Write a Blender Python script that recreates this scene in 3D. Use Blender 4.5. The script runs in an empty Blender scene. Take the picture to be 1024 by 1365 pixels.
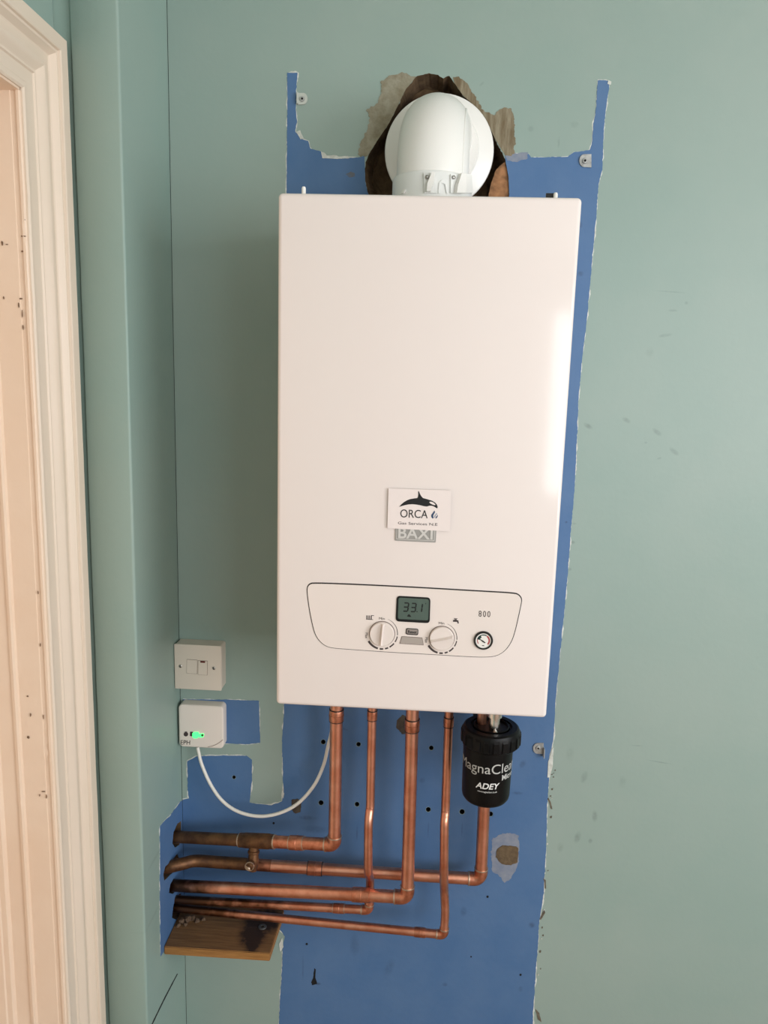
import bpy, bmesh, math, random
from mathutils import Vector, Matrix, noise
random.seed(7)
S = bpy.context.scene
COL = S.collection

# ------------------------------------------------------------------ camera
F_PX, PITCH, YAW, ROLL = 1025.992, 0.17532, 0.05338, 0.02859
CAM = Vector((0.01005, -1.3279, 1.60))
_f = Vector((-math.sin(YAW)*math.cos(PITCH), math.cos(YAW)*math.cos(PITCH), -math.sin(PITCH)))
_r = Vector((math.cos(YAW), math.sin(YAW), 0))
_u = _r.cross(_f)
_R = math.cos(ROLL)*_r + math.sin(ROLL)*_u
_U = -math.sin(ROLL)*_r + math.cos(ROLL)*_u
cam = bpy.data.cameras.new('camera')
cam.sensor_fit = 'VERTICAL'; cam.sensor_height = 36.0
cam.lens = 36.0*F_PX/1365.0; cam.clip_start = 0.02
camo = bpy.data.objects.new('camera', cam); COL.objects.link(camo)
M4 = Matrix((_R, _U, -_f)).transposed().to_4x4(); M4.translation = CAM
camo.matrix_world = M4
S.camera = camo

# ------------------------------------------------------------------ light
S.view_settings.view_transform = 'Standard'
S.view_settings.look = 'None'
S.view_settings.gamma = 1.0
S.view_settings.use_curve_mapping = False
S.view_settings.exposure = 0.0
w = bpy.data.worlds.new('world'); S.world = w; w.use_nodes = True
w.node_tree.nodes['Background'].inputs[0].default_value = (0.85, 0.93, 1.0, 1)
w.node_tree.nodes['Background'].inputs[1].default_value = 0.6

def area(name, loc, target, sx, sy, power, col):
    l = bpy.data.lights.new(name, 'AREA'); l.shape = 'RECTANGLE'; l.size = sx; l.size_y = sy
    l.energy = power; l.color = col
    o = bpy.data.objects.new(name, l); COL.objects.link(o)
    o.location = loc
    o.rotation_euler = (Vector(target)-Vector(loc)).to_track_quat('-Z', 'Y').to_euler()
    return o
# daylight through the window in the right-hand wall and an added fill light behind the photographer
area('window_daylight_right', (2.12, -1.75, 1.55), (0.0, -1.75, 1.55), 1.3, 1.2, 43.5, (0.96, 0.975, 1.0))
area('window_daylight_rear', (1.52, -3.02, 1.6), (1.52, 0.0, 1.6), 1.0, 1.2, 26, (0.96, 0.975, 1.0))

# ------------------------------------------------------------------ pixel -> place helpers
def ray(x, y):
    return _R*((x-512)/F_PX) + _U*((682.5-y)/F_PX) + _f
def onY(x, y, Y):
    d = ray(x, y); return CAM + d*((Y-CAM.y)/d.y)
def onX(x, y, X):
    d = ray(x, y); return CAM + d*((X-CAM.x)/d.x)

# ------------------------------------------------------------------ materials
def lin(c):
    return tuple(((v/255)/12.92 if v/255 <= .04045 else ((v/255+.055)/1.055)**2.4) for v in c)+(1,)
def mat(name, col, rough=.5, metal=0, var=None, vscale=8, vamt=.5, bump=0, bscale=60, coat=0, spec=.5, stretch=None, emit=0):
    m = bpy.data.materials.new(name); m.use_nodes = True
    nt = m.node_tree; b = nt.nodes['Principled BSDF']
    c = lin(col)
    b.inputs['Base Color'].default_value = c
    b.inputs['Roughness'].default_value = rough
    b.inputs['Metallic'].default_value = metal
    b.inputs['Coat Weight'].default_value = coat
    b.inputs['Specular IOR Level'].default_value = spec
    geo = nt.nodes.new('ShaderNodeNewGeometry')
    src = geo.outputs['Position']
    if stretch:
        mp = nt.nodes.new('ShaderNodeMapping'); mp.inputs['Scale'].default_value = stretch
        nt.links.new(src, mp.inputs[0]); src = mp.outputs[0]
    if var:
        n = nt.nodes.new('ShaderNodeTexNoise'); n.inputs['Scale'].default_value = vscale
        n.inputs['Detail'].default_value = 5; n.inputs['Roughness'].default_value = .6
        nt.links.new(src, n.inputs['Vector'])
        r = nt.nodes.new('ShaderNodeValToRGB')
        r.color_ramp.elements[0].position = .5-.28*vamt if vamt < 1 else .35
        r.color_ramp.elements[1].position = .5+.28*vamt if vamt < 1 else .65
        r.color_ramp.elements[0].color = c; r.color_ramp.elements[1].color = lin(var)
        nt.links.new(n.outputs['Fac'], r.inputs[0])
        nt.links.new(r.outputs[0], b.inputs['Base Color'])
    if bump:
        n2 = nt.nodes.new('ShaderNodeTexNoise'); n2.inputs['Scale'].default_value = bscale
        n2.inputs['Detail'].default_value = 4
        nt.links.new(src, n2.inputs['Vector'])
        bp = nt.nodes.new('ShaderNodeBump'); bp.inputs['Strength'].default_value = bump
        bp.inputs['Distance'].default_value = .002
        nt.links.new(n2.outputs['Fac'], bp.inputs['Height'])
        nt.links.new(bp.outputs[0], b.inputs['Normal'])
    if emit:
        b.inputs['Emission Color'].default_value = c; b.inputs['Emission Strength'].default_value = emit
    return m
def add_marks(m, marks, dark, amount=.5):
    """dirt marks with their own place and shape on a surface: (point, rx, rz, tilt, strength) in world metres"""
    nt = m.node_tree; b = nt.nodes['Principled BSDF']
    link = b.inputs['Base Color'].links
    src = link[0].from_socket if link else None
    geo = nt.nodes.new('ShaderNodeNewGeometry')
    no = nt.nodes.new('ShaderNodeTexNoise'); no.inputs['Scale'].default_value = 130; no.inputs['Detail'].default_value = 3
    nt.links.new(geo.outputs['Position'], no.inputs['Vector'])
    tot = None
    for p, rx, rz, tilt, st in marks:
        mp = nt.nodes.new('ShaderNodeMapping'); mp.vector_type = 'TEXTURE'
        mp.inputs['Location'].default_value = p
        mp.inputs['Rotation'].default_value = (0, tilt, 0)
        mp.inputs['Scale'].default_value = (rx, .05, rz)
        nt.links.new(geo.outputs['Position'], mp.inputs[0])
        ln = nt.nodes.new('ShaderNodeVectorMath'); ln.operation = 'LENGTH'
        nt.links.new(mp.outputs[0], ln.inputs[0])
        mr = nt.nodes.new('ShaderNodeMapRange'); mr.interpolation_type = 'SMOOTHSTEP'
        mr.inputs[1].default_value = .25; mr.inputs[2].default_value = 1.0
        mr.inputs[3].default_value = st; mr.inputs[4].default_value = 0
        nt.links.new(ln.outputs['Value'], mr.inputs[0])
        if tot is None: tot = mr.outputs[0]
        else:
            mx = nt.nodes.new('ShaderNodeMath'); mx.operation = 'MAXIMUM'
            nt.links.new(tot, mx.inputs[0]); nt.links.new(mr.outputs[0], mx.inputs[1]); tot = mx.outputs[0]
    mu = nt.nodes.new('ShaderNodeMath'); mu.operation = 'MULTIPLY'
    nt.links.new(tot, mu.inputs[0]); nt.links.new(no.outputs['Fac'], mu.inputs[1])
    m2 = nt.nodes.new('ShaderNodeMath'); m2.operation = 'MULTIPLY'; m2.use_clamp = True
    nt.links.new(mu.outputs[0], m2.inputs[0]); m2.inputs[1].default_value = amount*2
    mix = nt.nodes.new('ShaderNodeMix'); mix.data_type = 'RGBA'
    nt.links.new(m2.outputs[0], mix.inputs[0])
    if src: nt.links.new(src, mix.inputs[6])
    else: mix.inputs[6].default_value = b.inputs['Base Color'].default_value
    mix.inputs[7].default_value = lin(dark)
    nt.links.new(mix.outputs[2], b.inputs['Base Color'])

M = {}
M['teal'] = mat('teal_wall_paint', (146, 167, 159), .42, var=(154, 171, 163), vscale=2.5, bump=.12, bscale=90, spec=.4)
M['teal_left'] = mat('teal_paint_boxing', (142, 167, 159), .45, var=(148, 169, 160), vscale=3, bump=.18, bscale=60, spec=.4)
M['blue'] = mat('old_blue_paint', (74, 111, 156), .55, var=(84, 118, 160), vscale=9, bump=.2, bscale=70)
M['chip'] = mat('white_chipped_plaster', (226, 228, 222), .9, var=(196, 198, 190), vscale=90, bump=.5, bscale=200)
M['plaster'] = mat('bare_grey_plaster', (158, 154, 136), .95, var=(130, 122, 100), vscale=45, bump=.8, bscale=120)
M['plaster_streak'] = mat('brown_streaked_plaster', (150, 140, 118), .95, var=(112, 96, 72), vscale=40, bump=.6, bscale=120, stretch=(3, 1, .5))
M['rubble'] = mat('brown_wall_core', (112, 90, 64), 1, var=(76, 56, 38), vscale=40, bump=1, bscale=90)
M['brick'] = mat('orange_brick', (178, 128, 88), .95, var=(120, 86, 58), vscale=60, bump=.6, bscale=150)
M['dark'] = mat('dark_hole', (14, 12, 12), .9)
M['stain'] = mat('brown_stain', (84, 74, 62), .8, var=(62, 54, 48), vscale=80, bump=.3)
M['filler'] = mat('pale_filler', (140, 146, 158), .8, var=(122, 132, 152), vscale=60, bump=.2)
M['plug'] = mat('brown_plug', (112, 94, 70), .9, var=(92, 76, 56), vscale=90, bump=.6, bscale=200)
M['cream'] = mat('cream_gloss_paint', (226, 210, 191), .4, var=(229, 212, 194), vscale=5, bump=.15, bscale=45)
M['lining'] = mat('warm_cream_gloss_paint', (236, 214, 192), .42, var=(233, 208, 184), vscale=5, bump=.35, bscale=38)  # pinker than the casing: warm bounced light is put into the colour
M['white'] = mat('boiler_white_enamel', (238, 227, 222), .1, spec=.5)
M['white_panel'] = mat('boiler_panel_white', (236, 224, 217), .28)
M['white_back'] = mat('boiler_back_frame', (200, 198, 194), .5)
M['flue'] = mat('flue_white_plastic', (241, 239, 234), .3)
M['flue2'] = mat('flue_collar_plastic', (234, 235, 232), .33)
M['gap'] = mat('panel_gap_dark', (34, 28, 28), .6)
M['black'] = mat('black_bezel', (18, 20, 20), .3)
M['lcd'] = mat('lcd_green_grey', (84, 100, 92), .2)
M['seg'] = mat('lcd_segments', (16, 22, 20), .5)
M['print'] = mat('dark_print', (66, 56, 56), .6)
M['print_black'] = mat('black_print', (12, 12, 14), .5)
M['grey'] = mat('grey_button', (150, 140, 134), .45)
M['greyl'] = mat('grey_button_light', (172, 162, 154), .45)
M['knob'] = mat('knob_white', (232, 220, 213), .3)
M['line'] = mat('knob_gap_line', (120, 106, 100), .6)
M['gauge'] = mat('gauge_face', (240, 236, 230), .4)
M['red'] = mat('gauge_red', (170, 60, 66), .5)
M['teal_dark'] = mat('gauge_green', (34, 66, 62), .5)
M['badge'] = mat('silver_badge', (176, 172, 168), .32, metal=.4)
M['badge_letter'] = mat('silver_badge_letters', (226, 222, 218), .3, metal=.3)
M['sticker'] = mat('sticker_white', (240, 228, 224), .35)
M['flame_blue'] = mat('flame_blue', (44, 70, 104), .5)
M['flame_grey'] = mat('flame_grey', (150, 160, 176), .5)
M['plastic'] = mat('white_moulded_plastic', (222, 212, 198), .4)
M['plastic2'] = mat('white_receiver_plastic', (232, 222, 212), .35)
M['seam'] = mat('plastic_seam', (150, 136, 124), .6)
M['led'] = mat('green_led', (70, 255, 120), .4, emit=1.6)
M['neon'] = mat('red_neon_window', (92, 26, 22), .3)
M['screw'] = mat('steel_screw', (170, 168, 164), .3, metal=.9)
M['steel'] = mat('galvanised_tab', (188, 190, 188), .42, metal=.35, var=(152, 152, 150), vscale=120)
M['dullsteel'] = mat('dull_steel', (96, 94, 92), .5, metal=.6)
M['tabwhite'] = mat('painted_tab', (196, 200, 192), .5)
M['chrome'] = mat('chrome_valve', (236, 232, 226), .22, metal=1)
M['cable'] = mat('white_cable_sheath', (232, 228, 220), .4)
M['copper'] = mat('copper', (234, 172, 146), .36, metal=1, var=(214, 142, 114), vscale=26, bump=.05)
M['copper_fit'] = mat('copper_fitting', (224, 156, 128), .38, metal=1, var=(186, 116, 88), vscale=60, bump=.08)
M['copper_old'] = mat('tarnished_copper', (128, 92, 62), .5, metal=.8, var=(86, 60, 44), vscale=40, bump=.3, bscale=140)
M['copper_mid'] = mat('part_tarnished_copper', (196, 130, 102), .42, metal=.95, var=(112, 74, 56), vscale=34, bump=.15)
def aged(name, x0, x1):
    m = mat(name, (234, 172, 146), .38, metal=1, var=(206, 134, 106), vscale=26, bump=.08)
    nt = m.node_tree; b = nt.nodes['Principled BSDF']; src = b.inputs['Base Color'].links[0].from_socket
    g = nt.nodes.new('ShaderNodeNewGeometry'); sx = nt.nodes.new('ShaderNodeSeparateXYZ'); nt.links.new(g.outputs['Position'], sx.inputs[0])
    no = nt.nodes.new('ShaderNodeTexNoise'); no.inputs['Scale'].default_value = 48; no.inputs['Detail'].default_value = 4; nt.links.new(g.outputs['Position'], no.inputs['Vector'])
    ma = nt.nodes.new('ShaderNodeMath'); ma.operation = 'MULTIPLY_ADD'; nt.links.new(no.outputs['Fac'], ma.inputs[0]); ma.inputs[1].default_value = (x1-x0)*2.2; nt.links.new(sx.outputs[0], ma.inputs[2])
    mr = nt.nodes.new('ShaderNodeMapRange'); nt.links.new(ma.outputs[0], mr.inputs[0]); k = (x1-x0)*1.1
    mr.inputs[1].default_value = x0+k; mr.inputs[2].default_value = x1+k; mr.inputs[3].default_value = 1; mr.inputs[4].default_value = 0
    mx = nt.nodes.new('ShaderNodeMix'); mx.data_type = 'RGBA'; nt.links.new(mr.outputs[0], mx.inputs[0]); nt.links.new(src, mx.inputs[6]); mx.inputs[7].default_value = lin((104, 70, 50))
    nt.links.new(mx.outputs[2], b.inputs['Base Color'])
    return m
M['aged_c'] = aged('copper_tarnished_near_wall', -.40, -.345)
M['aged_d'] = aged('copper_tarnished_thin', -.36, -.16)
M['aged_e'] = aged('copper_tarnished_lowest', -.36, -.25)
M['solder'] = mat('solder_silver', (196, 176, 156), .4, metal=.9)
M['ringdark'] = mat('dark_flux_ring', (44, 30, 24), .6)
M['filter'] = mat('black_filter_plastic', (6, 6, 7), .42, spec=.22)
M['filter_txt'] = mat('white_filter_print', (228, 228, 226), .5)
M['filter_txt2'] = mat('grey_filter_print', (186, 186, 182), .5)
M['wood'] = mat('raw_softwood', (122, 90, 56), .75, var=(98, 70, 42), vscale=14, bump=.4, bscale=40, stretch=(1, 14, 14))
M['woodface'] = mat('softwood_end', (162, 116, 62), .7, var=(138, 96, 48), vscale=20, bump=.3, stretch=(1, 10, 10))
M['crumb'] = mat('plaster_crumb', (104, 84, 66), .95, var=(86, 66, 50), vscale=150)
M['floor'] = mat('oak_floor', (160, 128, 104), .45, var=(142, 110, 88), vscale=10, stretch=(8, 1, 1))
M['ceil'] = mat('white_ceiling', (232, 228, 220), .9)
M['wallpale'] = mat('room_wall_paint', (204, 202, 198), .5)
M['chipbrown'] = mat('bare_timber_chip', (150, 122, 96), .9, var=(104, 80, 60), vscale=120)
M['smear'] = mat('brown_smear', (96, 112, 134), .8, var=(110, 106, 104), vscale=80)
M['crack'] = mat('grimy_corner_crack', (40, 52, 48), .9)  # shade of the corner gap given as a colour
M['tear'] = mat('torn_plaster_brown', (122, 114, 100), .9, var=(92, 80, 68), vscale=120)
M['frame'] = mat('window_frame_white', (236, 234, 228), .4)

# ------------------------------------------------------------------ object helpers
WO = {}
def thing(name, loc, label, cat, group=None, kind=None):
    o = bpy.data.objects.new(name, None); COL.objects.link(o); o.empty_display_size = .02
    o.location = loc; WO[o] = Vector(loc)
    if kind: o['kind'] = kind
    else:
        o['category'] = cat
    o['label'] = label
    if group: o['group'] = group
    return o
def tag(o, label, cat=None, group=None, kind=None):
    o['label'] = label
    if kind: o['kind'] = kind
    elif cat: o['category'] = cat
    if group: o['group'] = group
    return o
def obj(name, bm, m, parent=None, smooth=False, auto=None):
    """one mesh object; bm holds world coordinates; bm is consumed"""
    if not bm.verts: raise ValueError(name)
    mn = Vector([min(v.co[i] for v in bm.verts) for i in range(3)])
    mx = Vector([max(v.co[i] for v in bm.verts) for i in range(3)])
    c = (mn+mx)/2
    for v in bm.verts: v.co -= c
    bmesh.ops.recalc_face_normals(bm, faces=bm.faces)
    me = bpy.data.meshes.new(name)
    if smooth:
        for f in bm.faces: f.smooth = True
        for e in bm.edges:
            if len(e.link_faces) == 2 and e.calc_face_angle(0) > math.radians(auto or 40): e.smooth = False
    bm.to_mesh(me); bm.free()
    if isinstance(m, (list, tuple)):
        for x in m: me.materials.append(x)
    else: me.materials.append(m)
    o = bpy.data.objects.new(name, me); COL.objects.link(o)
    WO[o] = c
    if parent:
        o.parent = parent; o.location = c-WO[parent]
    else: o.location = c
    return o
def box(a, b, bev=0, seg=3, bm=None):
    own = bm is None
    if own: bm = bmesh.new()
    r = bmesh.ops.create_cube(bm, size=1)
    a = Vector(a); b = Vector(b)
    for v in r['verts']:
        v.co = Vector([(a[i]+b[i])/2 + v.co[i]*(b[i]-a[i]) for i in range(3)])
    if bev and own: bmesh.ops.bevel(bm, geom=bm.edges[:], offset=bev, segments=seg, profile=.5, affect='EDGES')
    return bm
def frame_for(d):
    d = d.normalized()
    a = Vector((0, 0, 1)) if abs(d.z) < .9 else Vector((0, -1, 0))
    x = d.cross(a).normalized(); y = x.cross(d).normalized()
    return x, y
def sweep(pts, r, n=20, bm=None, caps=True):
    """tube along a polyline; r a number or one per point"""
    bm = bm or bmesh.new()
    pts = [Vector(p) for p in pts]
    rs = r if isinstance(r, (list, tuple)) else [r]*len(pts)
    t0 = (pts[1]-pts[0]).normalized(); x, y = frame_for(t0)
    rings = []; prev = t0
    for i, p in enumerate(pts):
        if i == 0: t = t0
        elif i == len(pts)-1: t = (pts[i]-pts[i-1]).normalized()
        else:
            a = (pts[i]-pts[i-1]); b = (pts[i+1]-pts[i])
            t = (a.normalized()+b.normalized()).normalized() if a.length > 1e-9 and b.length > 1e-9 else prev
        q = prev.rotation_difference(t); x = q @ x; y = q @ y; prev = t
        rings.append([bm.verts.new(p + (x*math.cos(2*math.pi*k/n)+y*math.sin(2*math.pi*k/n))*rs[i]) for k in range(n)])
    for A, B in zip(rings, rings[1:]):
        for k in range(n): bm.faces.new((A[k], A[(k+1) % n], B[(k+1) % n], B[k]))
    if caps:
        bm.faces.new(rings[0][::-1]); bm.faces.new(rings[-1])
    return bm
def lathe(prof, base, axis=(0, 0, 1), n=48, bm=None):
    """prof: (radius, height) list along axis from base"""
    bm = bm or bmesh.new()
    ax = Vector(axis).normalized(); x, y = frame_for(ax); base = Vector(base)
    rings = []
    for r, h in prof:
        if r < 1e-6: rings.append([bm.verts.new(base+ax*h)])
        else: rings.append([bm.verts.new(base+ax*h+(x*math.cos(2*math.pi*k/n)+y*math.sin(2*math.pi*k/n))*r) for k in range(n)])
    for A, B in zip(rings, rings[1:]):
        for k in range(n):
            if len(A) == 1 and len(B) == 1: continue
            if len(A) == 1: bm.faces.new((A[0], B[(k+1) % n], B[k]))
            elif len(B) == 1: bm.faces.new((A[k], A[(k+1) % n], B[0]))
            else: bm.faces.new((A[k], A[(k+1) % n], B[(k+1) % n], B[k]))
    if len(rings[0]) > 1: bm.faces.new(rings[0][::-1])
    if len(rings[-1]) > 1: bm.faces.new(rings[-1])
    return bm
def fill(loops, bm=None):
    bm = bm or bmesh.new(); ed = []; out = []
    for L in loops:
        vs = [bm.verts.new(p) for p in L]; out.append(vs)
        for a, b in zip(vs, vs[1:]+vs[:1]): ed.append(bm.edges.new((a, b)))
    bmesh.ops.triangle_fill(bm, use_beauty=True, use_dissolve=False, edges=ed)
    return bm, out
def plate(loop, nrm, th, holes=(), bm=None):
    """polygon with thickness: loop is the base outline, the face stands th proud along nrm"""
    nrm = Vector(nrm)
    bm = bm or bmesh.new()
    bm2, loops = fill([[p+nrm*th for p in L] for L in [loop]+list(holes)], bm)
    for vs, L in zip(loops, [loop]+list(holes)):
        lo = [bm.verts.new(p) for p in L]
        for i in range(len(vs)):
            j = (i+1) % len(vs); bm.faces.new((vs[i], vs[j], lo[j], lo[i]))
    return bm
def rough_poly(pts, step=2.5, amp=.5, seed=0, off=0.0, offn=0.0):
    """pixel outline with torn edges; entries may carry a third number scaling the edge wobble/offset"""
    P = [(p[0], p[1], p[2] if len(p) > 2 else 1.0) for p in pts]
    area2 = sum(a[0]*b[1]-b[0]*a[1] for a, b in zip(P, P[1:]+P[:1]))
    sg = 1 if area2 > 0 else -1
    out = []
    for a, b in zip(P, P[1:]+P[:1]):
        d = math.hypot(b[0]-a[0], b[1]-a[1]); n = max(1, int(d/step))
        nx, ny = (b[1]-a[1])/max(d, 1e-6)*sg, -(b[0]-a[0])/max(d, 1e-6)*sg
        for i in range(n):
            t = i/n; x = a[0]+(b[0]-a[0])*t; y = a[1]+(b[1]-a[1])*t
            k = noise.noise((x*.35+seed*7.1, y*.35, seed))*amp + noise.noise((x*.09, y*.09, seed+3))*amp*.8
            k2 = off + offn*noise.noise((x*.07+40, y*.07, seed+9))+offn*.5*noise.noise((x*.4, y*.4, seed+5))
            k = (k+k2)*a[2]
            out.append((x+nx*k, y+ny*k))
    return out
def pxY(pts, Y): return [Vector((max(p.x, -.4302), p.y, p.z)) for p in (onY(x, y, Y) for x, y in pts)]
def pxX(pts, X): return [onX(x, y, X) for x, y in pts]
_fc = {}
def text_geo(s, bold=False, space=1.0):
    cu = bpy.data.curves.new('t', 'FONT'); cu.body = s; cu.size = 1; cu.resolution_u = 6
    cu.space_character = space
    if bold: cu.offset = .022
    o = bpy.data.objects.new('t', cu); COL.objects.link(o)
    dg = bpy.context.evaluated_depsgraph_get(); me = bpy.data.meshes.new_from_object(o.evaluated_get(dg))
    vs = [v.co.copy() for v in me.vertices]; fs = [tuple(p.vertices) for p in me.polygons]
    bpy.data.objects.remove(o); bpy.data.curves.remove(cu); bpy.data.meshes.remove(me)
    x0 = min(v.x for v in vs); x1 = max(v.x for v in vs); y0 = min(v.y for v in vs); y1 = max(v.y for v in vs)
    return [((v.x-x0)/(x1-x0), (v.y-y0)/(y1-y0)) for v in vs], fs
def text(name, s, place, m, parent, bold=False, space=1.0):
    """place(u, v) -> world point for u, v in 0..1 over the ink box"""
    vs, fs = text_geo(s, bold, space); bm = bmesh.new()
    V = [bm.verts.new(place(u, v)) for u, v in vs]
    for f in fs:
        try: bm.faces.new([V[i] for i in f])
        except ValueError: pass
    return obj(name, bm, m, parent)
def quad(tl, tr, bl, br, Y):
    a, b, c, d = (onY(*p, Y) for p in (tl, tr, bl, br))
    return lambda u, v: (c*(1-u)+d*u)*(1-v)+(a*(1-u)+b*u)*v
def tq(x0, y0, x1, y1, Y, slope=.04):
    """text box in pixels following the boiler's own slope"""
    return quad((x0, y0), (x1, y0+slope*(x1-x0)), (x0-(.03*(y1-y0)), y1), (x1-(.05*(y1-y0)), y1+slope*(x1-x0)), Y)

# ------------------------------------------------------------------ the room
XL, YA = -0.4316, -0.2032           # return of the boxing, its front
XW = -0.525                         # left wall plane
ZC = 2.55
XR, YR = 2.15, -3.05
NB = (0, -1, 0)

flue_hole = [(490, 256), (487, 242), (486, 225), (490, 208), (502, 189), (519, 164), (529, 144), (541, 119), (556, 101), (572, 98),
             (584, 100), (591, 104), (599, 101), (605, 110), (617, 127), (631, 140), (646, 156), (660, 185), (674, 213), (678, 236), (679, 259),
             (672, 300), (600, 318), (510, 300)]
flue_hole_r = rough_poly(flue_hole, 2.5, .9, 1)
drill = [(431, 989, 3.1), (478, 992, 3.0), (575, 997, 3.0), (428, 1070, 3.3), (476, 1072, 3.1), (571, 1079, 3.2), (616, 1082, 3.4), (654, 1085, 3.2), (312, 1036, 2.4)]
def circ(x, y, r, n=14): return [(x+r*math.cos(2*math.pi*k/n), y+r*math.sin(2*math.pi*k/n)) for k in range(n)]
drill_loops = [circ(x, y, r) for x, y, r in drill]
wb_out = [Vector((XL+.0011, 0, 0)), Vector((XR, 0, 0)), Vector((XR, 0, ZC)), Vector((XL+.0011, 0, ZC))]
bm, loops = fill([wb_out, pxY(flue_hole_r, 0)]+[pxY(c, 0) for c in drill_loops])
# the sides of the broken hole and of each drilled hole run back into the wall
hmid = onY(585, 190, 0)
for vs in loops[1:2]:
    back = [bm.verts.new((v.co.x*.93+hmid.x*.07, .042+.01*noise.noise(v.co*60), v.co.z*.93+hmid.z*.07)) for v in vs]
    for i in range(len(vs)):
        j = (i+1) % len(vs); f = bm.faces.new((vs[i], vs[j], back[j], back[i])); f.material_index = 1
    f = bm.faces.new(back); f.material_index = 1
for vs in loops[2:]:
    back = [bm.verts.new((v.co.x, .02, v.co.z-.002)) for v in vs]
    for i in range(len(vs)):
        j = (i+1) % len(vs); f = bm.faces.new((vs[i], vs[j], back[j], back[i])); f.material_index = 2
    f = bm.faces.new(back); f.material_index = 2
marks = []
for x, y, rx, rz, t, s in [(784, 568, 9, 4, .5, .75), (835, 560, 8, 4, .5, .7), (876, 576, 9, 4, .6, .8), (899, 602, 10, 4, .6, .7), (879, 611, 4, 2, -.3, .6), (861, 590, 3, 2, 0, .5),
                         (779, 1036, 6, 12, .2, .6), (793, 1088, 5, 12, -.1, .8), (770, 1116, 6, 12, .2, .8), (787, 1121, 4, 5, 0, .8), (747, 1130, 6, 10, 0, .5), (830, 1042, 7, 12, .1, .35),
                         (897, 414, 8, 2, 0, .6), (887, 447, 11, 3, -.2, .55), (915, 404, 3, 3, 0, .5), (866, 470, 7, 7, .3, .3), (764, 723, 4, 3, 0, .9), (760, 759, 3, 3, 0, .8), (766, 698, 4, 2, 0, .6),
                         (772, 365, 4, 7, 0, .3), (708, 172, 5, 5, .5, .5), (766, 166, 7, 5, 0, .35), (745, 190, 2, 9, 0, .4), (642, 112, 5, 2, -.8, .5), (760, 1005, 8, 14, 0, .3), (850, 994, 12, 1.2, 0, .6), (880, 1016, 22, 1.3, .12, .7), (895, 389, 24, 1.2, .05, .45), (735, 1015, 5, 26, 0, .5)]:
    p = onY(x, y, 0); k = .0013
    marks.append((p, rx*k, rz*k, t, s))
add_marks(M['teal'], marks, (84, 96, 90), .36)
bmk = []
for x, y, rx, rz, t, st in [(460, 972, 6, 2, .3, .5), (410, 1090, 16, 4, 0, .5), (420, 1105, 25, 7, 0, .4), (476, 1110, 1.5, 16, 0, .5), (571, 1105, 1.2, 16, 0, .5), (616, 1105, 1.2, 14, 0, .5), (563, 1040, 5, 5, .5, .5), (697, 1018, 5, 8, .5, .5), (690, 1057, 9, 3, 0, .5),
                         (709, 1233, 6, 6, 0, .6), (694, 1318, 4, 6, 0, .4), (593, 1312, 5, 4, 0, .5), (415, 1210, 8, 3, 0, .5), (436, 1230, 12, 5, 0, .3), (404, 1290, 2, 26, 0, .4), (424, 1311, 6, 3, 0, .8), (773, 300, 4, 5, 0, .5), (774, 365, 5, 4, 0, .6), (755, 696, 2, 2, 0, .8), (473, 1260, 9, 22, 0, .35), (519, 1290, 8, 20, .3, .3), (618, 1215, 6, 10, 0, .4)]:
    bmk.append((onY(x, y, 0), rx*.0014, rz*.0014, t, st))
add_marks(M['blue'], bmk, (40, 52, 78), .6)
wall_back = obj('wall_back', bm, [M['teal'], M['rubble'], M['dark']])
obj('corner_crack', box((XL-.002, .0006, 0), (XL+.002, .002, ZC)), M['crack'], wall_back)  # dark strip paints the shade inside the corner gap
tag(wall_back, 'teal painted wall with old blue paint showing around the boiler', kind='structure')

def wplate(name, pts, m, th, seed=0, amp=.5, parent=None, holes=(), step=2.5, off=0, offn=0):
    L = pxY(rough_poly(pts, step, amp, seed, off, offn), 0)
    H = [pxY(h, 0) for h in holes]
    return obj(name, plate(L, NB, th, H), m, parent or wall_back)

blue_main = [(383, 97), (397, 97), (395, 118), (394.5, 146), (396, 160), (394, 176), (402, 185), (411, 188), (414, 198), (428, 202), (430, 210), (445, 211), (478, 210, 0), (486, 208, 0), (487, 242, 0), (490, 256, 0), (510, 300, 0), (600, 318, 0), (672, 300, 0), (679, 259, 0), (678, 236, 0),
             (674, 214, 0), (673, 207), (705, 205), (708, 210), (757, 209), (765, 203), (786, 200), (789, 193), (791, 165), (795, 140), (797, 107), (812, 108), (812, 117), (806, 160), (804, 200), (803, 226), (798, 246), (796, 275), (791, 330), (787, 375), (782, 430), (776, 480), (771, 535), (769, 590), (766, 652), (761, 710), (757, 765), (751, 830), (746, 880), (741, 930),
             (738, 985), (732, 1010), (732, 1040), (730, 1068), (728, 1130), (725, 1190), (719, 1230), (715, 1290), (711, 1345), (708, 1420),
             (371, 1420), (372, 1365), (374, 1320), (376, 1290), (377, 1262), (380, 1248), (372, 1238), (330, 1236, 0), (250, 1240, 0), (246, 1238, 0), (243.5, 1070, 0), (243.5, 1066), (252, 1064), (250, 1050), (250, 1015), (262, 1008), (300, 1007), (329, 1007), (336, 1013), (336, 1040), (333, 1070), (345, 1072), (362, 1073), (376, 1068), (378, 1055), (377, 1020), (376, 990), (378, 960), (380, 900), (382, 600), (382, 260), (383, 160)]
blue_sub = [(244, 932), (300, 932.5), (345.5, 934), (346, 960), (347, 990), (330, 992), (290, 990), (262, 990), (243, 990, 0)]
white_main = [(p[0], p[1], p[2] if len(p) > 2 else 1) for p in blue_main]
dl = [[(x, y) for x, y in c] for c in drill_loops]
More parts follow.
